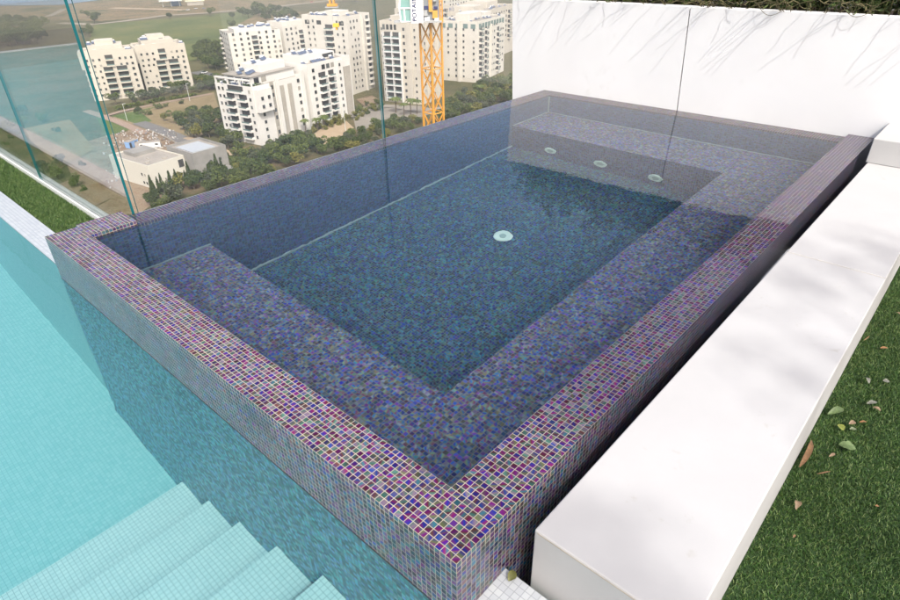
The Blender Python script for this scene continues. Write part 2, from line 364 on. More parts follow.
# glass balustrade
def panel(label, x0, x1, y0, y1, z0, z1, edges, mats):
    t = thing('glass_balustrade', label, 'glass balustrade', ((x0+x1)/2,(y0+y1)/2,z0), 0, 'frameless glass balustrade')
    mb = MB().box(x0,x1,y0,y1,z0,z1)
    flush = x1 > 4.9
    # end faces carry the coloured edge
    mb.mi = [1,1,0,0,0,0]
    n_ = len(mb.f)
    if x1-x0 > y1-y0: mb.mi = [1,1,0,0 if flush else 2,0,1]
    else: mb.mi = [1,1,1,0,1,0]
    me = MB(); 
    o = mb.build('pane', mats, t); return t
GT = 1.45
# along the grass strip
panel('glass panel beside the grass strip, its thick teal edge meeting the spa corner', .563,.581,3.56,5.72,-.33,GT, None, [M_glass2,M_gedge,M_gedge2])
panel('glass panel of the grass strip, second from the spa corner', .563,.581,5.74,7.90,-.33,GT, None, [M_glass2,M_gedge,M_gedge2])
panel('glass panel of the grass strip, third from the spa corner', .563,.581,7.92,10.08,-.33,GT, None, [M_glass2,M_gedge,M_gedge2])
panel('glass panel of the grass strip, fourth from the spa corner', .563,.581,10.10,12.26,-.33,GT, None, [M_glass2,M_gedge,M_gedge2])
panel('glass panel at the far end of the grass strip', .563,.581,12.28,15.4,-.33,GT, None, [M_glass2,M_gedge,M_gedge2])
panel('glass panel along the spa between the teal corner edge and the middle joint', .600,2.945,3.535,3.553,-.20,GT, None, [M_glass,M_gedge,M_gedge2])
panel('glass panel along the spa ending just before the white wall', 2.965,4.93,3.535,3.553,-.20,GT, None, [M_glass,M_gedge,M_gedge2])
ch = MB(); ch.box(.545,.562,3.56,15.4,-.36,-.275); ch.box(.582,.64,3.56,15.4,-.36,-.285)
tag(ch.build('glass_channel', M_metal), 'pale metal channel holding the glass beside the grass strip', 'channel')
sh = MB().box(.62,4.93,3.556,3.60,-.5,-.12); 
tag(sh.build('glass_shoe', M_metal), 'metal shoe holding the glass along the outer side of the spa', 'channel')

# ------------------------------------------------------------------ white wall with planter
wall = thing('garden_wall', 'tall smooth white rendered wall of two panels behind the spa', 'wall', (5.7,1,-.4))
WX0, WX1, WT = B+.008, B+.20, .962
def slantpanel(yb0, yt0, yb1, yt1):
    mb = MB(); zb = -1.2
    P = [(yb0,zb),(yb1,zb),(yt1,WT),(yt0,WT)]
    mb.add([(WX0,y,z) for y,z in P]+[(WX1,y,z) for y,z in P], [(3,2,1,0),(4,5,6,7),(0,1,5,4),(1,2,6,5),(2,3,7,6),(3,0,4,7)]); return mb
slantpanel(-4,-4,1.752,1.862).build('wall_panel', M_white, wall)
slantpanel(1.765,1.875,3.955,4.055).build('wall_panel', M_white, wall)
MB().box(WX0+.03,WX1-.02,1.70,1.92,-1.2,WT-.02).build('joint_filler', plain('joint_dark', (.09,.08,.07), .9), wall)
pl = thing('planter', 'planter bed of dark soil behind the top of the white wall', 'planter', (6.2,0,.3))
MB().box(WX1+.002,6.8,-4,4.0,-1.2,WT-.06).build('soil', M_soil, pl)
MB().box(6.802,6.95,-4,4.0,-1.2,WT).build('back_wall', M_white, pl)

# ------------------------------------------------------------------ slab bench and block
SX0, SY0, SY1, SZ = .283, -.082, -.588, -.05
bench = thing('slab_bench', 'long low white slab bench between the spa and the lawn', 'bench', (2.6,-.33,GZ))
MB().box(SX0,2.868,SY1,SY0,GZ-.02,SZ).build('slab', M_slab, bench, bevel=.006)
MB().box(2.874,B,SY1,SY0,GZ-.02,SZ).build('slab', M_slab, bench, bevel=.006)
MB().box(2.866,2.876,SY1+.004,SY0-.004,GZ,SZ-.003).build('joint', M_joint, bench)
MB().box(SX0-.0015,SX0+.01,SY1+.01,SY0-.012,SZ-.010,SZ-.006).build('edge_joint', M_joint, bench)
blk = tag(MB().box(4.982,B+.004,-2.2,-.068,SZ+.001,.148).box(4.99,B+.002,-2.19,SY1-.004,GZ-.02,SZ+.02).build('corner_block', M_slab, loc=(5.3,-1,SZ), bevel=.006), 'raised white block at the wall end of the slab bench', 'block')

# ------------------------------------------------------------------ artificial grass (uncountable)
def leafmat(name, c1, c2, rough=.6, trans=0, c3=None):
    m, nt, b = newmat(name); k = NT(nt); g = k('ShaderNodeNewGeometry')
    st = [(0,c1),(1,c2)] if c3 is None else [(0,c1),(.55,c2),(1,c3)]
    k.link(k.ramp(g.outputs['Random Per Island'], st), b.inputs['Base Color']); b.inputs['Roughness'].default_value = rough
    b.inputs['Specular IOR Level'].default_value = .3
    return m
M_grass = leafmat('turf_blade', (.012,.036,.008), (.04,.10,.018), .5, c3=(.14,.19,.065))
def turf(name, n, x0, x1, y0, y1, z, h, wd):
    x = rng.uniform(x0, x1, n); y = rng.uniform(y0, y1, n); th = rng.uniform(0, 2*np.pi, n); ph = rng.uniform(0, 2*np.pi, n)
    hh = h*rng.uniform(.55, 1.1, n); ln = rng.uniform(.2, 1.0, n)*hh
    b = np.stack([x, y, np.full(n, z)], 1); side = np.stack([np.cos(th), np.sin(th), np.zeros(n)], 1)*wd
    lean = np.stack([np.cos(ph), np.sin(ph), np.zeros(n)], 1)
    m1 = b+lean*(ln*.35)[:, None]; m1[:, 2] += hh*.6
    tp = b+lean*ln[:, None]; tp[:, 2] += hh*.85
    V = np.stack([b-side, b+side, m1+side*.8, m1-side*.8, tp+side*.2, tp-side*.2], 1).reshape(-1, 3)
    i = np.arange(n)[:, None]*6
    Q = np.concatenate([i+np.array([[0,1,2,3]]), i+np.array([[3,2,4,5]])], 0)
    o = bpy.data.objects.new(name, npmesh(name, V, Q, M_grass)); COL.objects.link(o); o['kind'] = 'stuff'; return o
turf('artificial_grass', 260000, .25, 4.6, -2.1, -.592, GZ, .019, .0012)
turf('grass_strip', 90000, .228, .543, 3.56, 10.0, -.33, .040, .0015)

# ------------------------------------------------------------------ fallen leaves
def leaf_mesh(name, L, Wd, curl, bend, mat, n=8, seed=0):
    r = random.Random(seed); mb = MB(); rows = []
    for i in range(n+1):
        t = i/n; wv = Wd*.5*math.sin(math.pi*min(1, t*.96+.02))**.75*(1+.12*r.uniform(-1,1))
        x = L*(t-.5); z = curl*math.sin(math.pi*t)*L+r.uniform(-.0008,.0008); yb = bend*L*(t-.5)**2*2
        rows.append([(x, yb-wv, z+wv*.3), (x, yb-wv*.5, z+wv*.08), (x, yb, z), (x, yb+wv*.5, z+wv*.08), (x, yb+wv, z+wv*.28)])
    mb.v = [q for row in rows for q in row]
    for i in range(n):
        for j in range(4): mb.f.append((i*5+j, i*5+j+1, i*5+5+j+1, i*5+5+j)); mb.mi.append(0)
    return mb.mesh(name, mat, smooth=True)
def lmat(nm, c):
    m, nt, b = newmat(nm); k = NT(nt); tc = k('ShaderNodeTexCoord'); nz = k.noise(tc.outputs['Object'], 60, 3)
    k.link(k.ramp(nz.outputs[0], [(.3, tuple(q*.7 for q in c)), (.7, tuple(min(1,q*1.25) for q in c))]), b.inputs['Base Color']); b.inputs['Roughness'].default_value = .55; return m
LM = {'green': lmat('leaf_green', (0.078,0.120,0.042)), 'lime': lmat('leaf_lime', (0.156,0.180,0.036)), 'pale': lmat('leaf_pale', (0.144,0.174,0.102)), 'brown': lmat('leaf_brown', (0.180,0.102,0.048)),
      'tan': lmat('leaf_tan', (.20,.14,.085)), 'grey': lmat('leaf_grey', (.13,.135,.11)), 'orange': lmat('leaf_orange', (0.252,0.132,0.054)), 'olive': lmat('leaf_olive', (0.096,0.102,0.030))}
LEAVES = [ # px, py, length px, width px, image angle, curl, colour, label
 (836,413,22,8,20,.18,'green','curled green leaf with a yellow rim, largest of the upper leaves'),
 (841,428,11,6,130,.1,'lime','lime leaf just below the curled green leaf'),
 (852,424,9,5,20,.2,'tan','small tan leaf right of the lime leaf'),
 (863,423,10,3,5,.1,'orange','thin orange leaf lying flat right of the small tan leaf'),
 (853,430,9,6,0,.05,'pale','small pale green leaf below the thin orange leaf'),
 (847,448,24,10,-15,.1,'green','broad dark green leaf with a pale midrib on the lawn'),
 (832,456,9,4,30,.1,'tan','little tan leaf left below the broad green leaf'),
 (808,455,40,9,66,.05,'brown','long brown leaf leaning against the edge of the white slab'),
 (824,474,20,2,12,.05,'brown','thin brown stalk lying right of the long brown leaf'),
 (797,506,12,9,80,.3,'tan','crumpled tan leaf alone on the grass towards the slab'),
 (794,537,5,3,60,.2,'brown','tiny brown scrap below the crumpled tan leaf'),
 (877,507,5,4,0,.1,'orange','tiny orange scrap alone on the right of the lawn'),
 (872,404,14,5,8,.1,'grey','grey leaf above a tan leaf near the right edge'),
 (876,410,12,5,-25,.2,'tan','tan leaf touching the grey leaf near the right edge'),
 (866,381,10,5,-55,.25,'grey','whitish folded leaf standing on the grass'),
 (886,382,9,4,-8,.1,'grey','flat grey leaf right of the whitish folded leaf'),
 (884,349,10,3,0,.1,'orange','orange sliver of leaf on the upper lawn'),
 (867,339,10,1.5,40,.05,'brown','short brown twig beside the slab high on the lawn'),
 (898,314,7,3,-30,.1,'tan','tan leaf at the very right edge of the picture')]
def place_leaf(px, py, z, Lp, Wp, ang, curl, col, label, seed, group):
    P = Vector(G(px, py, z)); a = R(ang)
    Q = Vector(G(px+math.cos(a)*Lp/2, py-math.sin(a)*Lp/2, z)); S = Vector(G(px-math.cos(a)*Lp/2, py+math.sin(a)*Lp/2, z))
    L = (Q-S).length*.74; d = (Q-S)
    n1 = Vector(G(px-math.sin(a)*Wp/2, py-math.cos(a)*Wp/2, z)); n2 = Vector(G(px+math.sin(a)*Wp/2, py+math.cos(a)*Wp/2, z))
    per = (n1-n2)-(n1-n2).project(d); wd = min(per.length*.8, L*.8)
    o = inst('fallen_leaf', leaf_mesh('fallen_leaf', L, wd, curl, .1, LM[col], seed=seed), None, P+Vector((0,0,.004)), math.atan2(d.y, d.x))
    o.rotation_euler.x = random.Random(seed).uniform(-.25,.25)
    tag(o, label, 'leaf', group); return o
for i, (px, py, Lp, Wp, ang, curl, col, lab) in enumerate(LEAVES):
    place_leaf(px, py, GZ+.024, Lp, Wp, ang, curl, col, lab, i, 'dry leaves scattered on the lawn')
o = place_leaf(512, 577, -.285, 16, 12, 60, .12, 'olive', 'round olive green leaf on the white coping at the foot of the spa', 77, None)

# ------------------------------------------------------------------ planting on the wall
M_ros = leafmat('rosemary_leaf', (.02,.04,.01), (.05,.085,.02), .5, c3=(.11,.15,.045))
M_stem = plain('woody_stem', (.085,.075,.03), .8)
def trailing_plant(y0, seed, label, spread=.42, nst=170):
    r = np.random.default_rng(seed); V = []; Q = []; SV = MB(); nv = 0
    t = thing('trailing_plant', label, 'plant', (6.05, y0, WT-.06), 0, 'plants along the top of the white wall')
    for i in range(nst):
        over = i < 9
        base = np.array([r.uniform(-.22,.42), r.uniform(-spread,spread), 0.])
        if over:
            az = r.uniform(2.3, 4.6); L = r.uniform(.24,.50); lift = r.uniform(.07,.15); base[0] = r.uniform(-.40,-.26)
        else:
            az = r.uniform(0, 2*np.pi); L = r.uniform(.30,.80)*(1 if r.random()<.8 else 1.35); lift = L*r.uniform(.75,1.0)
        dirv = np.array([math.cos(az), math.sin(az), 0]); hz = math.sqrt(max(L*L-lift*lift, .01))
        if not over: hz *= .8
        pts = []
        for j in range(9):
            s = j/8
            if over: z = lift*math.sin(min(1., s*1.25)*math.pi/2)-.06*max(0, s-.7)+.05; h = hz*s**1.15
            else: z = lift*(1-(1-s)**1.6); h = hz*s**1.7
            pts.append(base+dirv*h+np.array([0,0,z])+r.normal(0,.006,3))
        for a_, b_ in zip(pts[:-1], pts[1:]): SV.bar(a_, b_, .0035 if not over else .0042, 3)
        nl = int(L*150) if not over else int(L*5)
        for q in range(nl):
            s = r.uniform(.08 if not over else .0, 1 if not over else .45); j = min(7, int(s*8)); p_ = pts[j]+(pts[j+1]-pts[j])*(s*8-j)
            d = r.normal(0,1,3); d[2] = abs(d[2])*.8; d /= np.linalg.norm(d); ll = r.uniform(.03,.065); sd = np.cross(d, r.normal(0,1,3)); sd /= np.linalg.norm(sd); sd *= ll*.12
            V += [p_-sd*.4, p_+sd*.4, p_+d*ll*.6+sd, p_+d*ll, p_+d*ll*.6-sd]; Q.append([nv, nv+1, nv+2, nv+3]); Q.append([nv, nv+2, nv+3, nv+4]); nv += 5
    o = bpy.data.objects.new('foliage', npmesh('foliage', np.array(V), np.array(Q), M_ros)); COL.objects.link(o); o.parent = t
    SV.build('stems', M_stem, t, raw=True)
labs = ['trailing rosemary at the left end of the wall top','trailing rosemary, second from the left end of the wall','trailing rosemary left of the wall joint','trailing rosemary above the wall joint',
        'trailing rosemary just right of the wall joint','trailing rosemary in the middle of the right wall panel','trailing rosemary above the corner of the spa','trailing rosemary above the white block','trailing rosemary at the right end of the wall']
def hooked_twig(y0, w_, dr, label):
    t = thing('hanging_twig', label, 'twig', (WX0+.05, y0, WT)); mb = MB(); pts = []
    for j in range(13):
        a_ = j/12; pts.append((-.075-.03*math.sin(math.pi*a_), -w_*(a_-.5), .055-(dr+.055)*math.sin(math.pi*a_)**.9))
    pts = [(.02, w_*.55, .03)]+pts+[(.02, -w_*.55, .04)]
    for a_, b_ in zip(pts[:-1], pts[1:]): mb.bar(a_, b_, .0022, 5)
    mb.build('stem', M_stem, t, raw=True)
hooked_twig(1.10,.26,.028,'thin bare twig hooked over the wall top right of the joint')
hooked_twig(.42,.22,.004,'second thin bare twig lying over the wall top above the right wall panel')
for i, y in enumerate((3.65,3.05,2.42,1.85,1.28,.70,.12,-.45,-1.02)): trailing_plant(y, 40+i, labs[i])

# unseen tree behind the camera, added with crown clumps set to shade slab and lawn
gt = thing('shading_tree', 'unseen olive leaved tree added behind the viewpoint, its crown set to shade the slab', 'tree', (-.9,-5.4,GZ))
S_ = Vector((-.36,-.56,.75)).normalized()
tg = [(.30,-.14,9.0,.30),(.38,-.30,8.6,.26),(.28,.1,9.3,.3),(1.75,-.35,9.2,.4),(2.55,-.15,9.0,.28),(2.9,-.35,9.5,.34),(3.3,-.55,9.2,.3),(1.2,-1.1,8.2,.45),(2.2,-1.2,8.6,.5),(.7,-1.5,7.8,.4),(3.0,-1.0,9.0,.45),(1.7,-1.8,8.2,.45),(3.6,-1.5,8.8,.5)]
lv = []; bm_ = MB().bar((-.9,-5.4,GZ),(-1.2,-5.3,3.6),.16,8,.11); rr_ = np.random.default_rng(3)
for x_, y_, t_, r_ in tg:
    c_ = Vector((x_,y_,-.1))+S_*t_; bm_.bar((-1.2,-5.3,3.6), c_, .05, 5, .012)
    q_ = rr_.normal(0,1,(60,3)); q_ = q_/np.linalg.norm(q_,axis=1)[:,None]*(rr_.random((60,1))**.5)*r_*1.15+np.array(c_); lv.append(q_)
bm_.build('trunk', M_stem, gt)
lv = np.concatenate(lv); n_ = len(lv); a_ = rr_.normal(0,1,(n_,3)); a_ /= np.linalg.norm(a_,axis=1)[:,None]; b_ = np.cross(a_, rr_.normal(0,1,(n_,3))); b_ /= np.linalg.norm(b_,axis=1)[:,None]
lv -= np.array((-.9,-5.4,GZ)); o = bpy.data.objects.new('crown', npmesh('crown', np.stack([lv-a_*.075, lv-b_*.03, lv+a_*.075, lv+b_*.03],1).reshape(-1,3), np.arange(n_)[:,None]*4+np.array([[0,1,2,3]]), M_ros)); COL.objects.link(o); o.parent = gt

# ------------------------------------------------------------------ the town far below: ground
def ground_mat(name, cols, scale, rough=.95, fine=.6):
    m, nt, b = newmat(name); k = NT(nt); g = k('ShaderNodeNewGeometry')
    n1 = k.noise(g.outputs['Position'], scale, 6, .6); n2 = k.noise(g.outputs['Position'], scale*14, 4, .7)
    v = k.math('ADD', k.math('MULTIPLY', n1.outputs[0], 1-fine*.4), k.math('MULTIPLY', n2.outputs[0], fine*.4))
    n = len(cols); lo, hi = .34, .66
    k.link(k.ramp(v, [(lo+(hi-lo)*i/(n-1), c) for i, c in enumerate(cols)]), b.inputs['Base Color'])
    b.inputs['Roughness'].default_value = rough; b.inputs['Specular IOR Level'].default_value = .1; return m
M_land = ground_mat('scrub_land', [(0.044,0.048,0.020),(0.068,0.068,0.028),(0.104,0.092,0.044),(0.072,0.072,0.032),(0.160,0.120,0.072)], .012)
M_field = ground_mat('green_field', [(0.048,0.068,0.022),(0.080,0.100,0.032),(0.112,0.120,0.040),(0.136,0.124,0.052)], .02, fine=.9)
M_dune = ground_mat('dune_land', [(0.040,0.052,0.021),(0.064,0.072,0.028),(0.216,0.152,0.084),(0.064,0.068,0.032),(0.288,0.184,0.096)], .022, fine=1)
M_bare = ground_mat('dry_field', [(0.120,0.104,0.048),(0.176,0.136,0.072),(0.216,0.168,0.096),(0.152,0.128,0.064)], .05)
M_lawn2 = ground_mat('park_lawn', [(0.048,0.080,0.020),(0.072,0.112,0.032),(0.096,0.120,0.040)], .08)
M_dirt = ground_mat('site_dirt', [(0.12, 0.074, 0.042), (0.19, 0.125, 0.076), (0.232, 0.188, 0.134), (0.141, 0.086, 0.05), (0.282, 0.259, 0.218)], .10, fine=1)
M_brush = ground_mat('brush_land', [(.10,.08,.045),(0.040,0.048,0.020),(0.064,0.068,0.032),(0.096,0.080,0.044),(0.128,0.096,0.056),(0.072,0.068,0.036)], .05, fine=1)
M_road = ground_mat('asphalt', [(0.128,0.124,0.120),(0.160,0.156,0.148)], .05)
M_tan = ground_mat('pale_track', [(0.240,0.208,0.160),(0.288,0.248,0.200)], .03)
M_pink = ground_mat('paved_path', [(0.240,0.176,0.136),(0.288,0.216,0.168)], .2)
M_pave = ground_mat('plaza_paving', [(0.192,0.176,0.152),(0.256,0.232,0.200)], .15)
M_sand = ground_mat('play_sand', [(0.304,0.232,0.152),(0.368,0.288,0.200)], .3)
def ground_disc():
    mb = MB(); n = 48; rr = 9000
    mb.poly([(rr*math.cos(2*math.pi*i/n), rr*math.sin(2*math.pi*i/n)) for i in range(n)], ZG)
    o = mb.build('ground', M_land); return struct(o)
ground_disc()
_zl = [0]
def zone(name, px, mat):
    _zl[0] += 1
    o = MB().poly([G2(*q) for q in px], ZG+.02*_zl[0]).build(name, mat); return struct(o)
def strip(name, px, w, mat):
    _zl[0] += 1
    P = [Vector(G2(*q)) for q in px]; L = []; Rr = []
    for i, p in enumerate(P):
        d = (P[min(i+1, len(P)-1)]-P[max(i-1, 0)]).normalized(); n = Vector((-d.y, d.x))*w/2; L.append(p+n); Rr.append(p-n)
    mb = MB(); z = ZG+.02*_zl[0]
    mb.add([(q.x,q.y,z) for q in L]+[(q.x,q.y,z) for q in Rr], [(i, i+1, len(P)+i+1, len(P)+i) for i in range(len(P)-1)])
    return struct(mb.build(name, mat))
zone('dune_field', [(-60,60),(-40,7),(60,4.5),(130,-6),(330,-30),(420,-25),(420,-4),(300,4),(200,13),(100,21),(60,20),(0,22)], M_dune)
zone('green_field', [(88,46),(95,24),(200,16),(255,10),(300,22),(230,34),(215,60),(150,62),(60,60)], M_field)
zone('brush_field', [(-60,60),(88,46),(100,120),(110,230),(-60,230)], M_brush)
zone('dry_field', [(128,131),(108,119),(140,108),(214,92),(222,120),(196,140),(186,143),(160,131)], M_bare)
zone('lawn', [(96,117),(100,117),(132,129),(106,136)], M_lawn2)
zone('lawn', [(112,116),(160,106),(140,112),(152,121),(140,125)], M_lawn2)
zone('building_site', [(60,150),(106,136),(140,129),(162,133),(188,146),(240,160),(214,176),(150,215),(90,215)], M_dirt)
zone('sand_patch', [(308,139),(322,128),(346,121),(354,128),(341,142),(320,147)], M_sand)
zone('plaza', [(352,112),(372,104),(420,106),(445,112),(380,132),(356,130)], M_pave)
zone('parking_court', [(432,112),(470,96),(515,92),(515,100),(440,122)], M_sand)
strip('far_road', [(-40,30),(0,26),(25,19.5),(50,16),(64,9)], 9, M_tan)
strip('far_road', [(60,23),(92,24.5),(125,21),(165,15.5),(210,12.8),(260,8.5),(330,.5),(420,-8)], 12, M_tan)
strip('far_track', [(112,8),(150,9),(185,10)], 14, M_sand)
strip('park_path', [(86,111),(118,122),(146,134)], 4.2, M_pink)
strip('park_path', [(100,118),(120,112),(165,102.5),(212,94)], 3.2, M_pink)
strip('street', [(139,123),(155,128.5),(172,135),(196,146.5),(246,168)], 6.5, M_road)
strip('street', [(196,72),(212,76),(224,79)], 9, M_road)
strip('site_track', [(186,138),(210,146),(236,156)], 3, M_sand)
zone('bare_plot', [(228,30),(300,22),(318,12),(262,12)], M_dune)
zone('bare_plot', [(356,100),(372,96),(380,101),(366,108)], M_dirt)
zone('bare_plot', [(262,170),(285,158),(300,160),(270,178)], M_sand)
zone('bare_plot', [(20,130),(70,120),(95,150),(60,170)], M_bare)
zone('bare_plot', [(60,185),(92,172),(110,200),(80,215)], M_dirt)
strip('court_road', [(352,118),(372,108),(392,107),(418,112),(445,108)], 4.5, M_pave)
strip('garden_path', [(440,116),(462,106),(490,101),(514,99)], 2.2, M_sand)
strip('site_fence_line', [(150,131),(170,140),(186,149)], .8, M_tan)
sea = MB().poly([(-9000,1250),(200,1215),(282,1176),(341,1100),(600,1250),(2500,2600),(5000,7000),(0,8900),(-7000,5600)], ZG+.6).build('sea', plain('sea_water', (.10,.16,.22), .25)); struct(sea)

# ------------------------------------------------------------------ the town: buildings
M_stone = plain('cream_stone', (.47,.435,.375), .8, .2, .06, .15)
M_stone2 = plain('pale_stone', (.54,.515,.465), .8, .2, .05, .15)
M_whiteb = plain('white_stucco', (.60,.585,.555), .8, .2, .04, .2)
M_greyb = plain('grey_cladding', (0.336,0.312,0.272), .8, .2, .08, .3)
M_conc = plain('raw_concrete', (0.240,0.232,0.216), .9, .2, .15, .25)
M_roof = plain('flat_roof', (0.288,0.264,0.232), .9, .2, .12, .25)
M_win0 = plain('window_dark', (0.028,0.032,0.036), .15, .5)
def winmat():
    m, nt, b = newmat('window_glass'); k = NT(nt); oi = k('ShaderNodeObjectInfo')
    k.link(k.ramp(oi.outputs['Random'], [(0,(.02,.024,.027)),(.45,(.05,.055,.06)),(.62,(.09,.10,.10)),(.78,(.30,.285,.25)),(.9,(.03,.035,.035))], 'CONSTANT'), b.inputs['Base Color']); b.inputs['Roughness'].default_value = .2; return m
M_win = winmat()
M_void = plain('balcony_void', (0.040,0.040,0.040), .8)
M_balg = plain('balcony_glass', (0.128,0.192,0.184), .2)
M_panel = plain('solar_panel', (0.080,0.104,0.160), .3)
M_tank = plain('boiler_white', (0.600,0.600,0.592), .4)
class Bld:
    def __init__(s, name, label, o, ang, L, D, h, mat, z0=ZG, group=None, parapet=1.0, cat='apartment building'):
        s.t = thing(name, label, cat, (o[0], o[1], z0), R(ang), group); s.L, s.D, s.h, s.mat = L, D, h, mat; s.cache = {}
        mb = MB().box(0,L,0,D,0,h)
        mb.box(0,L,0,.3,h,h+parapet); mb.box(0,L,D-.3,D,h,h+parapet); mb.box(0,.3,.3,D-.3,h,h+parapet); mb.box(L-.3,L,.3,D-.3,h,h+parapet)
        s.p('wall', mb, mat); s.p('roof', MB().box(.31,L-.31,.31,D-.31,h+.005,h+.12), M_roof)
    def p(s, name, mb, mat): return mb.build(name, mat, s.t, raw=True)
    def block(s, name, x0, x1, y0, y1, z0, z1, mat=None): return s.p(name, MB().box(x0,x1,y0,y1,z0,z1), mat or s.mat)
    def me(s, key, fn):
        if key not in Bld.C: Bld.C[key] = fn()
        return Bld.C[key]
    C = {}
    def pos(s, face, a, z): return ((a, 0, z), 0) if face == 'f' else ((0, a, z), -math.pi/2) if face == 'l' else ((s.L, a, z), math.pi/2)
    def win(s, face, a, z, w=1.3, h=1.4, off=0):
        me = s.me(('w', w, h), lambda: MB().box(-w/2,w/2,-.06,.1,0,h).box(-w/2-.1,w/2+.1,-.14,.02,-.14,-.02,1).mesh('window', [M_win, M_stone2]))
        l, r = s.pos(face, a, z)
        if face == 'f': l = (l[0], l[1]-off, l[2])
        else: l = (l[0]-off, l[1], l[2])
        inst('window', me, s.t, l, r)
    def cols(s, face, at, z0, n, fh, w=1.3, h=1.4, skip=0, off=0):
        for a in at:
            for i in range(n):
                if skip and random.random() < skip: continue
                s.win(face, a, z0+i*fh, w, h, off)
    def balc(s, face, a, z0, n, fh, w=4.0, d=1.4, mat=None):
        mat = mat or s.mat
        for i in range(n):
            l, r = s.pos(face, a, z0+i*fh)
            ov = s.me(('bv', w, fh), lambda: MB().box(-w/2,w/2,-.05,.1,.1,fh-.35).mesh('balcony_opening', M_void))
            bm = s.me(('b', w, d, mat.name), lambda: MB().box(-w/2-.1,w/2+.1,-d,.1,-.15,.1).box(-w/2-.1,w/2+.1,-d,-d+.12,.1,.55).box(-w/2-.1,-w/2+.05,-d+.12,.1,.1,.9).box(w/2-.05,w/2+.1,-d+.12,.1,.1,.9).mesh('balcony', mat))
            gm = s.me(('g', w, d), lambda: MB().box(-w/2+.06,w/2-.06,-d+.02,-d+.08,.55,1.1).mesh('railing', M_balg))
            inst('balcony_opening', ov, s.t, l, r); bo = inst('balcony', bm, s.t, l, r); inst('railing', gm, bo)
    def roofstuff(s, n, z, x0, x1, y0, y1, seed=0):
        r = random.Random(seed)
        for i in range(n):
            x = r.uniform(x0,x1); y = r.uniform(y0,y1)
            mb = MB(); mb.add([(x-1.1,y-.7,z+.3),(x+1.1,y-.7,z+.3),(x+1.1,y+.6,z+1.2),(x-1.1,y+.6,z+1.2),(x-1.1,y-.62,z+.2),(x+1.1,y-.62,z+.2),(x+1.1,y+.68,z+1.1),(x-1.1,y+.68,z+1.1)], [(0,1,2,3),(4,7,6,5),(0,4,5,1),(1,5,6,2),(2,6,7,3),(3,7,4,0)])
            for dx in (-.9,.9): mb.bar((x+dx,y+.5,z),(x+dx,y+.5,z+1.1),.05)
            o = s.p('solar_panel', mb, M_panel)
            s.p('water_tank', MB().bar((x-.8,y+.9,z+1.3),(x+.8,y+.9,z+1.3),.35,10).bar((x-.6,y+.9,z),(x-.6,y+.9,z+1.2),.05).bar((x+.6,y+.9,z),(x+.6,y+.9,z+1.2),.05), M_tank)
fh = 3.05
# A: low white block nearest on the left, and its twin behind
a = Bld('apartment_building', 'nearest white block of the town, planted roof terrace, balconies on its left face', (128,223.5), 10.5, 29, 22, 22.6, M_whiteb)
a.block('roof_terrace_wall', 4.5,29,5,21,22.6,26.2); a.block('stair_tower', 13,27,8,19,26.2,29.4, M_whiteb); a.block('roof_slab', 3.8,29.3,4.4,21.5,26.2,26.5,M_roof)
a.balc('l', 6.2, 2.2, 6, fh, 4.6); a.balc('l', 13.6, 2.2, 6, fh, 4.6); a.balc('l', 10, 20.6, 1, fh, 9, 1.0)
a.cols('l', [2.0, 17.6, 20], 2.6, 7, fh, 1.1, 1.3)
a.block('terrace_column', .1,.7,.1,.7,22.6,26.2); a.block('terrace_column', .1,.7,7,7.6,22.6,26.2); a.block('terrace_column', .1,.7,14,14.6,22.6,26.2); a.block('terrace_column', .1,.7,21.2,21.8,22.6,26.2)
a.block('terrace_beam', .05,.75,.05,21.95,25.6,26.2)
for i in range(3): a.p('terrace_window', MB().box(4.42,4.52,6+i*4.6,9.6+i*4.6,23.4,25.6), M_win)
for i in range(2): a.p('terrace_window', MB().box(6+i*4,8.6+i*4,4.9,5.0,23.4,25.6), M_win)
a.block('bay', .5,8.2,-2.2,-.003,13.5,22.4); a.win('f', 2.6, 18.2, off=2.2); a.win('f', 6.2, 18.2, off=2.2); a.win('f', 6.2, 15, off=2.2); a.win('f', 2.6, 15, off=2.2)
a.cols('f', [4.2], 2.2, 4, fh, 1.2, 1.3)
a.block('grey_strip', 9.4,11.4,-.25,-.003,0,24,M_greyb); a.cols('f', [10.4], 2.6, 7, fh, 1.1, 1.6, off=.25)
a.block('grey_strip', 14.6,16.8,-.35,-.003,0,21.5,M_greyb); a.block('grey_strip', 19.2,21.4,-.35,-.003,0,21.5,M_greyb); a.block('corner_pier', 12.2,14.0,-.8,-.003,0,24.5)
a.cols('f', [25.8], 2.6, 7, fh, 1.4, 1.5); a.block('corner_pier', 27.6,29,-.6,-.003,0,25.6)
a.roofstuff(9, 22.75, 1, 4, 1, 21, 3); a.roofstuff(6, 26.6, 5, 12, 7, 20, 4); a.roofstuff(4, 29.5, 14, 26, 9, 17, 5)
def shrubs(bld, x0, x1, y0, y1, z, n, seed):
    r = np.random.default_rng(seed); c = np.stack([r.uniform(x0,x1,n), r.uniform(y0,y1,n), z+r.random(n)**1.5*1.7], 1); a1 = r.normal(0,.22,(n,3)); b1_ = r.normal(0,.22,(n,3))
    o = bpy.data.objects.new('terrace_shrubs', npmesh('terrace_shrubs', np.stack([c-a1,c-b1_,c+a1,c+b1_],1).reshape(-1,3), np.arange(n)[:,None]*4+np.array([[0,1,2,3]]), M_ros)); COL.objects.link(o); o.parent = bld.t
shrubs(a, .7, 2.2, 14, 21.6, 22.7, 420, 1); shrubs(a, .7, 1.6, 1, 6.5, 22.7, 160, 2); shrubs(a, 1, 7, .4, 1.2, 22.7, 140, 3)
c_ = math.cos(R(10.5)); s_ = math.sin(R(10.5))
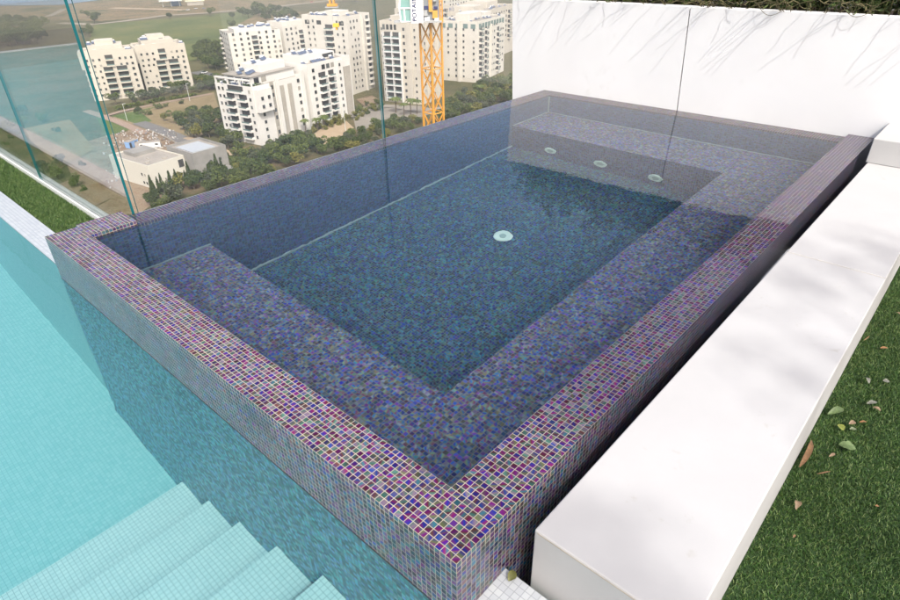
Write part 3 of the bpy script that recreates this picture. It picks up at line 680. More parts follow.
def loc10(u, v, o=(128,223.5)): return (o[0]+u*c_-v*s_, o[1]+u*s_+v*c_)
b = Bld('apartment_building', 'white block joined behind the nearest one, with a grey strip at its right end', loc10(31,-1.2), 10.5, 28.5, 22, 26.5, M_whiteb)
b.balc('f', 8.6, 2.0, 7, fh, 4.4); b.balc('f', 14.6, 2.0, 7, fh, 3.6); b.cols('f', [3.4], 2.4, 8, fh, 1.5, 1.5); b.cols('f', [20.4], 2.4, 8, fh, 1.1, 1.3)
for i in range(3): b.p('terrace_window', MB().box(9+i*3,11.2+i*3,-.05,.05,24,26), M_win)
b.block('grey_strip', 23.2,27.6,-.4,-.003,0,23,M_greyb); b.block('corner_pier', 18.6,22.6,-.5,-.003,0,26.5)
b.cols('f', [20.4], 2.4, 8, fh, 1.1, 1.3, off=.5)
b.block('stair_tower', 3,16,6,17,26.5,30.2); b.block('roof_room', 17,26,7,19,26.5,29.2); b.p('terrace_window', MB().box(17.8,25,6.9,7.0,27.2,28.8), M_win)
b.roofstuff(8, 26.6, 2, 26, 1.5, 5, 6); b.roofstuff(6, 30.2, 4, 15, 7, 16, 7)
# T: tall tower behind
t = Bld('apartment_tower', 'tall cream tower with rounded stacked balconies on its right edge, behind the white blocks', (215,268), 14, 21, 30, 38.5, M_stone2)
t.cols('f', [3.2, 6.2, 9.2], 2.4, 12, fh, 1.1, 1.3, .06); t.block('fin', 12.6,13.6,-1.2,-.003,0,38.5); t.block('recess_strip', 13.7,15.6,-.05,-.002,0,37,M_greyb)
for i in range(12):
    o_ = t.p('round_balcony', MB().prism([(16.2+2.1+2.1*math.cos(q), -.002-1.5*math.sin(q)) for q in [math.pi*j/8 for j in range(9)]], 2+i*fh, 3+i*fh), M_stone2)
    t.win('f', 18.3, 3.05+i*fh, 2.6, 1.7)
t.cols('l', [3, 6.5, 22.5, 26], 2.4, 12, fh, 1.1, 1.3, .05); t.balc('l', 12, 2, 11, fh, 5); t.p('terrace_window', MB().box(-.05,.05,2,5,35,37), M_win); t.p('terrace_window', MB().box(-.05,.05,17,20,35,37), M_win); t.p('terrace_window', MB().box(-.05,.05,25,28,35,37), M_win)
t.roofstuff(16, 38.6, 2, 19, 2, 28, 8); t.block('stair_tower', 8,16,10,20,38.5,41)
# D: tower with the white grid of balconies, left of the crane
d = Bld('apartment_tower', 'cream tower with a white grid of balconies, directly behind and left of the orange crane', (221.5,220.5), 15.5, 24, 23, 38, M_stone)
d.balc('l', 13.6, 2, 10, fh*1.06, 4.2, 1.3, M_tank); d.balc('l', 18.5, 2, 10, fh*1.06, 4.2, 1.3, M_tank)
for y in (11.2,16.05,20.9): d.p('balcony_fin', MB().box(-1.5,-.003,y-.14,y+.14,.5,34), M_tank)
d.cols('l', [9.4], 2.4, 11, fh*1.06, 1.2, 1.4); d.cols('l', [3.2, 22], 2.4, 11, fh*1.06, .9, 1.1, .1); d.block('pier', -.6,-.003,5,7.4,0,38)
for i in range(4): d.p('terrace_window', MB().box(-.06,.05,13.4+i*2.2,14.8+i*2.2,35,37.4), M_win)
d.cols('f', [4,9,14,19], 2.4, 11, fh*1.06, 1.0, 1.3, .1); d.block('fin', 6,7,-1,-.003,0,37); d.block('fin', 16,17,-1.4,-.003,0,39)
d.roofstuff(12, 38.1, 2, 22, 2, 21, 9); d.block('roof_room', 4,20,6,19,38,41)
# E: curved complex at the right
e_ = Bld('apartment_building', 'pale stone block with a glazed top floor, right of the crane beside the white wall', (281,233.5), 15, 40, 26, 32, M_stone2)
e_.cols('l', [2.5, 9, 14, 19, 23], 2.4, 9, fh*1.05, 1.1, 1.3, .08); e_.balc('f', 4.2, 2, 9, fh*1.05, 4.2); e_.cols('f', [8.6, 15], 2.4, 9, fh*1.05, 1.2, 1.4)
e_.balc('f', 11.6, 2, 9, fh*1.05, 3.0); e_.balc('f', 29.5, 2, 8, fh*1.05, 3.4); e_.cols('f', [21, 24, 27, 34, 37], 3, 8, fh*1.2, 1.6, 1.2, .25); e_.block('pier', -1,-.003,10.6,12.6,0,33); e_.block('pier', 18,19,-.9,-.003,0,30)
for i in range(9): e_.p('glazed_band', MB().box(1.5+i*4.2,4.6+i*4.2,-.12,.05,29.2,31.6), M_balg)
for i in range(5): e_.p('glazed_band', MB().box(-.12,.05,1.5+i*4.8,4.4+i*4.8,29.2,31.6), M_balg)
e_.roofstuff(16, 32.1, 2, 38, 2, 24, 10); e_.block('stair_tower', 8,24,9,18,32,36); e_.block('roof_room', 28,37,8,20,32,35)
g_ = Bld('apartment_building', 'cream block set back between the crane mast and the glazed pale block', (246,246), 15, 26, 22, 33, M_stone)
g_.balc('f', 10.5, 2, 10, fh*1.02, 3.4); g_.cols('f', [3, 6, 15, 19, 23], 2.4, 9, fh*1.08, 1.1, 1.3, .05); g_.cols('l', [4, 9, 14, 19], 2.4, 9, fh*1.08, 1.1, 1.3, .05); g_.roofstuff(10, 33.1, 2, 24, 2, 20, 11); g_.block('stair_tower', 6,18,8,16,33,36)
f_ = Bld('apartment_building', 'long cream block farthest right, its roof crowded with tanks behind the other blocks', (330,272), 16, 62, 40, 31, M_stone)
f_.balc('f', 5.5, 10, 6, fh*1.05, 4); f_.balc('f', 33, 10, 6, fh*1.05, 4); f_.balc('f', 52, 10, 6, fh*1.05, 4); f_.cols('f', [10+i*4.4 for i in range(5)]+[37.5,42,46.5,56.5,60], 12, 6, fh*1.05, 1.5, 1.4, .05); f_.cols('l', [3+i*4.4 for i in range(9)], 12, 6, fh*1.05, 1.5, 1.4, .05); f_.roofstuff(34, 31.1, 2, 60, 2, 38, 12)
f_.block('roof_room', 6,24,8,22,31,34.5); f_.block('roof_room', 34,54,10,26,31,35)
f2 = Bld('apartment_building', 'cream terraced block on the skyline right behind the crane cab', (352,338), 16, 70, 30, 34, M_stone2)
f2.cols('f', [3+i*5 for i in range(13)], 16, 6, fh, 1.8, 1.5, .1); f2.roofstuff(20, 34.1, 2, 66, 2, 28, 14)
h1 = Bld('apartment_building', 'cream block wedged between the glazed pale block and the skyline blocks', (292,286), 15, 34, 22, 35, M_stone)
h1.cols('f', [2.5,6,17,21,25,31], 14, 7, fh, 1.3, 1.4, .05); h1.balc('f', 11.5, 13, 7, fh, 4.2); h1.balc('f', 28, 13, 7, fh, 3); h1.cols('l', [3,7,11,15,19], 14, 7, fh, 1.2, 1.4, .05); h1.roofstuff(12, 35.1, 2, 32, 2, 20, 40); h1.block('stair_tower', 10,22,6,16,35,38.5)
# B: long low blocks behind A
b1 = Bld('apartment_building', 'cream block with a blue panelled roof behind the nearest white block', (203.4,371.3), -17, 33, 24, 24.5, M_stone2)
b1.cols('f', [3,7.5,12,19.5,24,28.5,31.5], 2.4, 8, fh, 1.4, 1.5, .05); b1.balc('f', 16, 2, 7, fh, 3.6); b1.cols('l', [4,9,14,19], 2.4, 8, fh, 1.3, 1.4); b1.balc('l', 21.5, 2, 7, fh, 3)
b1.block('roof_room', 5,29,5,20,24.5,27); b1.roofstuff(14, 27, 6, 28, 6, 19, 15)
b2 = Bld('apartment_building', 'cream block half hidden between the blue roofed block and the tall tower', (238,363), 6, 30, 24, 25.5, M_stone2)
b2.cols('f', [3,7,11,19,23,27], 2.4, 8, fh, 1.4, 1.5, .05); b2.balc('f', 15, 2, 7, fh, 3.6); b2.block('roof_room', 4,26,5,20,25.5,28.5); b2.roofstuff(9, 28.5, 5, 25, 6, 19, 16)
# C1, C2: the two cream blocks standing apart on the left
def cblock(label, o, ang, seed):
    c = Bld('apartment_building', label, o, ang, 26, 20, 24, M_stone)
    c.block('roof_room', 4,21,4,17,24,27.4); c.block('roof_room', 8,17,6,15,27.4,29.6); c.block('parapet_step', 0,22,.0,.4,24.99,26.0)
    c.cols('f', [2.2,5.2,8.2,18.2,21,23.8], 17.2, 2, fh, 1.1, 1.2); c.balc('f', 13, 17.2, 2, fh, 3.8, .9)
    c.balc('f', 11.2, 2.2, 5, fh, 4.6); c.balc('f', 18, 2.2, 5, fh, 5.2); c.cols('f', [1.8,4.6,7.2], 2.2, 5, fh, 1.0, 1.1, .05); c.cols('f', [23.6], 2.2, 5, fh, 1.3, 1.4)
    c.cols('l', [3,7,11,15], 2.2, 7, fh, 1.0, 1.2, .1); c.balc('l', 18, 2, 6, fh, 2.4)
    c.block('upper_overhang', -1.2,-.003,0,14,16.4,24.9); c.roofstuff(8, 24.1, 1, 25, 1, 3.6, seed); c.roofstuff(6, 27.4, 5, 20, 5, 16, seed+1); return c
cblock('cream block seen partly through the glass edge, left of the two standing apart', (116,370), -21, 20)
cblock('cream block right of the two standing apart by the park', (143.5,366), -16, 30)

# small cream building and its raw concrete annex
sb = Bld('low_building', 'low cream rendered building with a grey roof on the building site', (74.6,207.8), 8, 14, 24, 8, plain('fresh_render', (.52,.50,.44), .8, .2), parapet=.5, cat='building')
sb.cols('l', [3.2, 5.0], 1.2, 2, 3.0, .9, .9); sb.block('roof_hatch', 4,12,14,21,8.1,9.4, M_conc); sb.p('doorway', MB().box(11.4,13.4,-.08,.05,4.6,7.3), M_void); sb.p('ground_canopy', MB().box(5,14,-3.2,-.01,2.2,2.7), M_conc)
sb.p('roof_debris', MB().box(2,3.4,4,5,8.12,8.5).box(5,5.6,7,9,8.12,8.4).box(8,9.6,3,4,8.12,8.6), M_greyb)
cc = Bld('low_building', 'raw concrete building with two round windows beside the cream one', (88.9,203.6), 4, 13.5, 17, 9, M_conc, parapet=1.0, cat='building')
for x in (6.4, 10.2): cc.p('round_window', MB().prism([(x+.62*math.cos(q_*math.pi/8), 5.6+.62*math.sin(q_*math.pi/8)) for q_ in range(16)], .0, .06), M_void).matrix_local = Matrix(((1,0,0,0),(0,0,-1,-.005),(0,1,0,0),(0,0,0,1)))
cc.p('roof_hatch', MB().box(2,11,3,14,9.12,9.5), plain('wet_screed', (.36,.38,.40), .5)); cc.p('low_wing', MB().box(-1,13,-4.6,-.01,0,2.6), M_conc); cc.p('doorway', MB().box(1,3.6,-4.7,-4.55,0,2.2), M_void)
def site_box(label, px, py, sz, col, rz, nm, cat):
    P = G(px, py); t_ = thing(nm, label, cat, (P[0],P[1],ZG+.4), R(rz)); m_ = plain(nm+'_paint', col, .5)
    L, D, h = sz
    MB().box(-L/2,L/2,-D/2,D/2,0,h).build('body', m_, t_, raw=True)
    MB().box(-L/2+.3,-L/2+1.3,-D/2-.04,-D/2-.005,.1,h-.4).build('door', M_void, t_, raw=True)
    MB().box(L/2-2,L/2-.8,-D/2-.04,-D/2-.005,h*.4,h-.5).build('window', M_win, t_, raw=True)
    MB().box(-L/2-.05,L/2+.05,-D/2-.05,D/2+.05,h+.002,h+.12).build('roof', M_roof, t_, raw=True)
site_box('light blue site cabin standing on the building site', 133, 147.5, (5,2.4,2.6), (.20,.34,.58), 20, 'site_cabin', 'cabin')
site_box('small grey site cabin beside the light blue one', 141.5, 148.5, (3.4,2.4,2.4), (.36,.33,.31), 20, 'site_cabin', 'cabin')
site_box('white container behind the low cream building', 151, 148, (8,2.4,2.2), (.72,.72,.70), -28, 'container', 'container')
# heaps of rubble nobody could count
mb = MB(); r_ = random.Random(4)
for i in range(260):
    px = r_.uniform(104,178); py = r_.uniform(131,150) if px > 120 else r_.uniform(133,190)
    if 122 < px and py > 149: continue
    P = G(px, py); s_1 = r_.uniform(.12,.6)
    mb.prism([(P[0]+s_1*r_.uniform(.6,1)*math.cos(q), P[1]+s_1*r_.uniform(.6,1)*math.sin(q)) for q in (.2,1.5,2.8,4.1,5.3)], ZG+.3, ZG+.5+s_1*r_.uniform(.3,.9), r_.choice((0,0,1,2,3)))
o = mb.build('site_rubble', [plain('rubble_grey', (.36,.34,.32), .9), plain('rubble_white', (.50,.48,.45), .9), plain('rubble_brown', (.17,.12,.085), .9), plain('rubble_dark', (.20,.20,.20), .8)]); o['kind'] = 'stuff'

# roadside station far away
P = G(180,6.0); st_ = thing('filling_station', 'roadside station with pale flat canopies beside the far road', 'filling station', (P[0],P[1],ZG), R(-25))
MB().box(-26,4,-6,8,7,8).build('canopy', M_tank, st_, raw=True)
for x in (-22,-11,0):
    MB().box(x-.5,x+.5,-.5,.5,0,7).build('column', M_tank, st_, raw=True)
MB().box(-12,2,10,18,0,6).build('shop', plain('blue_shop', (.10,.20,.36), .6), st_, raw=True)
MB().box(8,34,0,9,5,6.2).build('canopy', plain('cream_canopy', (.68,.62,.46), .7), st_, raw=True)
MB().box(10,32,1,8,0,5).build('shop', M_greyb, st_, raw=True)
# parked cars
def car_mesh():
    b0 = MB().box(-2.1,2.1,-.85,.85,.35,.95).mesh('body', M_tank)
    return b0
CARC = [(.7,.7,.7),(.10,.10,.11),(.45,.06,.05),(.55,.56,.58),(.12,.16,.25)]
def car(px, py, rz, ci, label, group=None):
    P = G(px, py); t_ = thing('parked_car', label, 'car', (P[0],P[1],ZG+.5), R(rz), group)
    m_ = plain('car_paint', CARC[ci], .3)
    mb = MB().box(-2.15,2.15,-.88,.88,.3,.9); mb.build('body', m_, t_, raw=True, bevel=.08)
    mb = MB(); mb.add([(-1.5,-.8,.9),(1.1,-.8,.9),(1.1,.8,.9),(-1.5,.8,.9),(-1.0,-.65,1.45),(.5,-.65,1.45),(.5,.65,1.45),(-1.0,.65,1.45)], [(0,1,5,4),(1,2,6,5),(2,3,7,6),(3,0,4,7),(4,5,6,7)]); mb.build('cabin', M_win, t_, raw=True)
    for x in (-1.35,1.35):
        for y in (-.8,.8): MB().bar((x,y-.1,.33),(x,y+.1,.33),.33,10).build('wheel', M_void, t_, raw=True)
for i, (px, py, rz, ci, lab) in enumerate([(205,74,20,0,'white car parked on the street right of the cream block by the park'),(213,76.5,20,1,'dark car parked on the street left of the white block'),(188,10.5,-20,0,'white car beside the far station'),(196,9.2,-20,3,'silver car on the forecourt of the far station'),(204,9.0,-20,4,'dark blue car right of the far station'),(275,6.2,-5,2,'red car on the far road'),(312,2.6,-5,2,'red van like car farther right on the far road'),(507,92.5,15,1,'dark car parked below the pale block beside the wall')]):
    car(px, py, rz, ci, lab)

# ------------------------------------------------------------------ the town: trees
def folmat(name, c1, c2, c3):
    m, nt, b = newmat(name); k = NT(nt); g = k('ShaderNodeNewGeometry'); oi = k('ShaderNodeObjectInfo')
    v = k.math('FRACT', k.math('ADD', k.math('MULTIPLY', g.outputs['Random Per Island'], .8), k.math('MULTIPLY', oi.outputs['Random'], .35)))
    k.link(k.ramp(v, [(0,c1),(.5,c2),(1,c3)]), b.inputs['Base Color']); b.inputs['Roughness'].default_value = .7; b.inputs['Specular IOR Level'].default_value = .2; return m
M_fa = folmat('foliage_dark', (0.022,0.037,0.011), (0.044,0.066,0.018), (0.075,0.097,0.026))
M_fb = folmat('foliage_mid', (0.040,0.062,0.016), (0.075,0.101,0.026), (0.123,0.145,0.040))
M_fc = folmat('foliage_yellow', (0.079,0.088,0.022), (0.141,0.141,0.035), (0.211,0.194,0.053))
M_fd = folmat('foliage_grey', (0.044,0.057,0.031), (0.066,0.079,0.044), (0.097,0.106,0.062))
M_bark = plain('bark', (.10,.075,.05), .9)
def crown_mesh(seed, rx, rz, zc, n, leaf, mat, lumps=7, cone=False):
    r = np.random.default_rng(seed)
    if cone:
        z = r.random(n)**1.3; rad = rx*(1-z)**.8*(.55+.45*r.random(n)); th = r.uniform(0, 2*np.pi, n)
        c = np.stack([rad*np.cos(th), rad*np.sin(th), zc-rz+z*2*rz], 1)
    else:
        lc = r.normal(0, .42, (lumps,3))*np.array([rx,rx,rz]); lr = r.uniform(.38,.62,lumps)
        i = r.integers(0, lumps, n); d = r.normal(0,1,(n,3)); d /= np.linalg.norm(d, axis=1)[:,None]
        c = lc[i]+d*(lr[i]*r.uniform(.7,1.05,n))[:,None]*np.array([rx,rx,rz])
        c[:,2] += zc
    nrm = r.normal(0,1,(n,3)); nrm[:,2] += .8; nrm /= np.linalg.norm(nrm, axis=1)[:,None]
    a_ = np.cross(nrm, r.normal(0,1,(n,3))); a_ /= np.linalg.norm(a_, axis=1)[:,None]; b_ = np.cross(nrm, a_)
    s = (leaf*r.uniform(.5,1.2,n))[:,None]; a_ *= s; b_ *= s*.7
    V = np.stack([c-a_, c-b_, c+a_, c+b_], 1).reshape(-1,3); Q = np.arange(n)[:,None]*4+np.array([[0,1,2,3]])
    return npmesh('crown', V, Q, mat)
def proto(name, label, cat, parts):
    t_ = thing(name, label, cat, (0,0,-200))
    for nm, me in parts: inst(nm, me, t_)
    return t_
def trunk_mesh(h, r, limbs, seed):
    q = random.Random(seed); mb = MB().bar((0,0,0),(0,0,h),r,7,r*.7)
    for i in range(limbs):
        t_ = q.uniform(0, 6.28); mb.bar((0,0,h*.9),(math.cos(t_)*h*.55,math.sin(t_)*h*.55,h*1.5),r*.5,5,r*.2)
    return mb.mesh('trunk', M_bark)
PR = {}
for i in range(3):
    PR['broad%d'%i] = [('trunk', trunk_mesh(2.2,.22,4,i)), ('crown', crown_mesh(i,3.2,2.4,4.2,1000,.42,M_fa if i < 2 else M_fb))]
    PR['mid%d'%i] = [('trunk', trunk_mesh(1.8,.18,4,i)), ('crown', crown_mesh(10+i,2.5,2.1,3.6,800,.36,(M_fb,M_fc,M_fd)[i]))]
    PR['bush%d'%i] = [('trunk', trunk_mesh(.5,.10,3,i)), ('crown', crown_mesh(20+i,1.5,1.0,1.1,360,.26,(M_fa,M_fb,M_fd)[i], 5))]
    PR['yel%d'%i] = [('trunk', trunk_mesh(.6,.10,3,i)), ('crown', crown_mesh(30+i,1.5,1.2,1.3,360,.26,M_fc, 5))]
    PR['cyp%d'%i] = [('trunk', trunk_mesh(1.0,.14,0,i)), ('crown', crown_mesh(40+i,1.15,3.4,4.0,700,.30,M_fa, cone=True))]
def palm_parts(seed):
    q = random.Random(seed); mb = MB(); fr = MB()
    mb.bar((0,0,0),(.15,0,5.2),.2,7,.15)
    for i in range(20):
        t_ = 6.283*i/20+q.uniform(-.1,.1); up = q.uniform(-.1,1.0); L = q.uniform(1.9,2.6); pts = []
        for j in range(6):
            s = j/5; pts.append(Vector((.15+math.cos(t_)*L*s, math.sin(t_)*L*s, 5.2+up*1.1*s-1.5*s*s)))
        sd = Vector((-math.sin(t_), math.cos(t_), 0))
        for a_, b_, w0, w1 in zip(pts[:-1], pts[1:], (.12,.34,.4,.34,.2), (.34,.4,.34,.2,.03)):
            fr.add([a_-sd*w0+Vector((0,0,-w0*.5)), a_, b_, b_-sd*w1+Vector((0,0,-w1*.5))], [(0,1,2,3)]); fr.add([a_+sd*w0+Vector((0,0,-w0*.5)), a_, b_, b_+sd*w1+Vector((0,0,-w1*.5))], [(0,3,2,1)])
    return [('trunk', mb.mesh('trunk', M_bark)), ('crown', fr.mesh('crown', M_fb))]
PR['palm0'] = palm_parts(1); PR['palm1'] = palm_parts(2)
NMS = {'broad': ('broadleaf_tree','tree'), 'mid': ('small_tree','tree'), 'bush': ('bush','bush'), 'yel': ('bush','bush'), 'cyp': ('cypress_tree','tree'), 'palm': ('palm_tree','palm tree')}
def tree(kind, px, py, s, label, group, rs, zoff=0):
    nm, cat = NMS[kind]; P = G(px, py); k = kind+str(rs.randrange(2 if kind == 'palm' else 3))
    t_ = thing(nm, label, cat, (P[0],P[1],ZG+zoff), rs.uniform(0,6.28), group); sz = s*rs.uniform(.85,1.15); t_.scale = (sz,sz,sz*rs.uniform(.9,1.1))
    for n_, me in PR[k]: inst(n_, me, t_)
    return t_
def inpoly(p, poly):
    x, y = p; c = False; n = len(poly)
    for i in range(n):
        x1, y1 = poly[i]; x2, y2 = poly[(i+1)%n]
        if (y1 > y) != (y2 > y) and x < (x2-x1)*(y-y1)/(y2-y1)+x1: c = not c
    return c
def grove(poly, n, kinds, smin, smax, label, group, seed, mind=3.0):
    rs = random.Random(seed); xs = [q[0] for q in poly]; ys = [q[1] for q in poly]; got = []; tries = 0
    while len(got) < n and tries < 6000:
        tries += 1; p = (rs.uniform(min(xs),max(xs)), rs.uniform(min(ys),max(ys)))
        if not inpoly(p, poly): continue
        g2 = G2(*p)
        if any((g2[0]-q[0])**2+(g2[1]-q[1])**2 < mind**2 for q in got): continue
        got.append(g2); k = rs.choice(kinds)
        tree(k, p[0], p[1], rs.uniform(smin, smax), label[k] if isinstance(label, dict) else label, group[k] if isinstance(group, dict) else group, rs)
grove([(146,196),(190,179),(224,170),(232,180),(150,215)], 22, ['cyp'], .75, 1.15, 'dark cypress in the row in front of the low cream building', 'cypresses before the low building', 1, 1.7)
grove([(140,205),(200,180),(240,166),(250,176),(150,215)], 14, ['mid','broad'], .7, 1.0, 'bushy tree among the cypresses beyond the spa rim', 'bushy trees beyond the spa rim', 2, 2.6)
zone('planted_belt', [(140,215),(175,190),(232,158),(262,147),(310,134),(322,146),(345,140),(395,116),(410,122),(520,84),(520,140),(300,180),(160,235)], M_brush)
grove([(205,168),(258,151),(300,141),(318,150),(345,150),(210,200)], 46, ['broad','mid','broad'], .7, 1.0, 'dark green tree in the belt below the nearest white block', 'trees below the nearest white block', 3, 3.6)
grove([(225,160),(262,149),(310,137),(316,146),(240,172)], 46, ['bush'], .9, 1.6, 'low bush in the belt below the nearest white block', 'bushes below the nearest white block', 4, 2.2)
grove([(335,152),(345,138),(392,121),(415,119),(420,128),(345,156)], 36, ['broad','mid'], .6, .85, 'tree behind the middle of the spa rim, left of the crane', 'trees left of the crane foot', 5, 3.2)
grove([(440,116),(452,104),(478,88),(512,82),(515,104),(445,126)], 60, ['broad','mid','mid'], .75, 1.25, 'green tree in the garden between the crane and the white wall', 'trees right of the crane', 6, 3.2)
grove([(448,110),(470,97),(500,94),(505,100),(450,118)], 26, ['yel'], .9, 1.5, 'yellowish bush in the garden right of the crane', 'yellowish bushes right of the crane', 7, 2.2)
grove([(300,128),(345,116),(372,106),(376,112),(350,124),(312,133)], 34, ['yel'], .8, 1.35, 'yellow flowering bush in the court behind the white blocks', 'yellow bushes behind the white blocks', 8, 2.2)
grove([(352,108),(380,98),(384,112),(356,120)], 12, ['bush','mid'], .7, 1.0, {'bush':'green bush at the foot of the tall cream tower','mid':'green tree at the foot of the tall cream tower'}, {'bush':'bushes at the tower foot','mid':'trees at the tower foot'}, 9, 2.5)
grove([(176,117),(200,113),(222,116),(228,138),(196,140),(180,128)], 30, ['broad','mid'], .75, 1.1, 'tree between the dry field and the nearest white block', 'trees left of the nearest white block', 10, 3.4)
grove([(208,140),(226,133),(250,147),(236,154)], 10, ['mid','broad'], .7, .95, 'tree along the street at the foot of the nearest white block', 'street trees by the nearest white block', 18, 3.0)
grove([(112,104),(150,97),(206,84),(209,91),(165,99),(118,106)], 18, ['broad','mid'], .7, 1.0, 'tree at the foot of the two cream blocks standing apart', 'trees at the foot of the two cream blocks', 11, 4)
grove([(194,58),(210,48),(226,52),(226,72),(200,68)], 24, ['broad'], 1.0, 1.5, 'dark tree between the cream block and the blue roofed block', 'trees left of the blue roofed block', 12, 4.5)
grove([(196,80),(218,84),(222,92),(205,92)], 10, ['mid','broad'], .8, 1.1, 'tree right of the cream block by the park', 'trees right of the park', 13, 3.5)
grove([(-8,24),(30,23),(46,30),(44,44),(-8,48)], 60, ['broad'], 1.1, 1.9, 'tree of the dark wood seen through the left glass panels', 'dark wood behind the left glass', 14, 6)
grove([(150,20),(300,10),(320,16),(230,30)], 6, ['broad'], 1.0, 1.4, 'lone dark tree out on the green field', 'trees on the green field', 15, 12)
grove([(238,16),(262,11),(288,12),(296,22),(262,22)], 22, ['broad'], 1.2, 1.9, 'tree of the clump beside the far road', 'clump of trees by the far road', 16, 7)
grove([(100,16),(88,14),(86,30),(80,40),(92,42)], 8, ['broad'], 1.0, 1.6, 'tree right behind the teal glass edge', 'trees behind the teal glass edge', 17, 6)
grove([(318,-6),(420,-12),(416,1),(330,3)], 40, ['broad'], 1.3, 2.2, 'tree in the dark belt beyond the tall cream tower', 'dark belt of trees beyond the tower', 19, 8)
grove([(10,110),(60,120),(110,190),(60,200),(0,160)], 22, ['mid','bush'], .7, 1.1, {'mid':'small tree on the brush land behind the glass panels','bush':'bush on the brush land behind the glass panels'}, {'mid':'small trees on the brush land','bush':'bushes on the brush land'}, 20, 5)
rs = random.Random(55)
for px, py, k, s, lab in [(139.5,114,'broad',.62,'round dark tree at the left of the park path'),(148,115,'bush',1.3,'small round bush beside the dark park tree'),(158.5,109,'bush',1.2,'small bush next to the upper park path'),(164.5,121,'mid',.75,'spreading olive tree in the middle of the dry field'),(179,124,'broad',.78,'large round bushy tree right of the middle of the dry field'),(181.5,104,'bush',1.3,'lone bush on the far side of the dry field'),(190,126,'mid',.7,'loose tree at the right end of the dry field'),(166,107,'bush',.9,'slim bush beside the upper park path')]:
    tree(k, px, py, s, lab, None, rs)
for i, (px, py, s, lab) in enumerate([(325,129,1.35,'tall palm in front of the joined white block'),(306,133,1.2,'palm at the left foot of the joined white block'),(318,131,1.1,'shorter palm beside the tall one before the white block'),(404,116,1.25,'palm left of the crane at the foot of the gridded tower'),(411,115,1.3,'palm second from the crane mast'),(417,114,1.2,'palm nearest to the crane mast on its left'),(396,113,1.35,'palm under the white grid of balconies'),(471,103,1.3,'palm right of the crane in the garden'),(480,97,1.3,'palm in the garden nearer to the wall')]):
    tree('palm', px, py, s, lab, None, rs)
def hedge(pts, w, h, label):
    P = [Vector(G2(*q)) for q in pts]; r = np.random.default_rng(len(label)); c = []
    for a_, b_ in zip(P[:-1], P[1:]):
        n = int((b_-a_).length*30); t_ = r.random(n)[:,None]; q = np.array(a_)[None]+(np.array(b_)-np.array(a_))[None]*t_
        c.append(np.concatenate([q+r.uniform(-w/2,w/2,(n,2)), (ZG+r.uniform(.1,h,n))[:,None]], 1))
    c = np.concatenate(c); n = len(c); a_ = r.normal(0,.25,(n,3)); b_ = r.normal(0,.25,(n,3))
    o0 = c[0].copy(); V = np.stack([c-a_,c-b_,c+a_,c+b_],1).reshape(-1,3)-o0
    o = bpy.data.objects.new('hedge', npmesh('hedge', V, np.arange(n)[:,None]*4+np.array([[0,1,2,3]]), M_fb)); COL.objects.link(o); o.location = o0
    tag(o, label, 'hedge')
hedge([(116,110),(143,104.5)], 2.4, 1.8, 'clipped hedge left along the upper park path')
hedge([(148,103.5),(165,99.5)], 2.2, 1.7, 'clipped hedge in the middle along the upper park path')
hedge([(170,100),(196,95.5)], 2.0, 1.5, 'clipped hedge right along the upper park path')
def lamp(px, py, h, label):
    P = G(px, py); t_ = thing('street_lamp', label, 'street lamp', (P[0],P[1],ZG), 0)
    MB().bar((0,0,0),(0,0,h),.13,6,.08).build('pole', M_metal, t_, raw=True); MB().box(-.1,1.4,-.12,.12,h,h+.15).build('lamp_head', M_metal, t_, raw=True)
lamp(127.5,121,8,'street lamp beside the park path'); lamp(190,101,9,'street lamp behind the dry field'); lamp(346,134,13,'tall lamp post right of the joined white block')

# ------------------------------------------------------------------ crane
VD = Vector((_f[0], _f[1], 0)).normalized(); VR = Vector((VD.y, -VD.x, 0))
def on_vert(px, py, dist):
    """point where the line of sight meets an upright plane facing the terrace at this distance"""
    d = Vector(ray(px, py)); t_ = dist/d.dot(VD); return Vector(CAM)+d*t_
M_or = plain('crane_orange', (.60,.29,.045), .45, .4, .08, .4); M_ysteel = plain('crane_grey', (.33,.34,.35), .6); M_cab = plain('cab_glass', (.20,.36,.34), .15); M_signw = plain('sign_white', (.80,.80,.82), .5); M_blue = plain('sign_blue', (.01,.015,.10), .5)
CD = 72.0
top = on_vert(430.5, 20.5, CD); wpx = (on_vert(441, 60, CD)-on_vert(420, 60, CD)).length
cr = thing('tower_crane', 'orange lattice tower crane with a glazed cab and white sign rising before the cream towers', 'crane', (top.x, top.y, ZG), math.atan2(VR.y, VR.x))
ht = top.z-ZG; q_ = wpx/2
cn = [(-q_,0),(0,-q_),(q_,0),(0,q_)]
lg = MB()
for x, y in cn: lg.bar((x,y,0),(x,y,ht),.13,4)
lg.build('mast_legs', M_or, cr, raw=True)
br = MB(); nb = int(ht/(q_*2.05)); bh = ht/nb
for i in range(nb):
    for j in range(4):
        a_ = cn[j]; b_ = cn[(j+1)%4]; z0, z1 = i*bh, (i+1)*bh
        br.bar((*a_,z0),(*b_,z1),.055,4); br.bar((*b_,z0),(*a_,z1),.055,4)
        if i % 2 == 0: br.bar((*a_,z0),(*b_,z0),.07,4)
br.build('mast_bracing', M_or, cr, raw=True)
pxm = (on_vert(431, 10, CD)-on_vert(430, 10, CD)).length          # metres per photo pixel there
def cx(px): return (px-430.5)*pxm
def cz(py): return ht+(20.5-py)*pxm*1.13
MB().box(cx(411),cx(442),-2.2,2.2,ht+.02,ht+.22).build('platform', M_ysteel, cr, raw=True)
MB().box(cx(424.5),cx(439),-1.6,1.8,ht+.23,cz(-12)).build('slewing_frame', plain('crane_machine', (.22,.24,.26), .6), cr, raw=True)
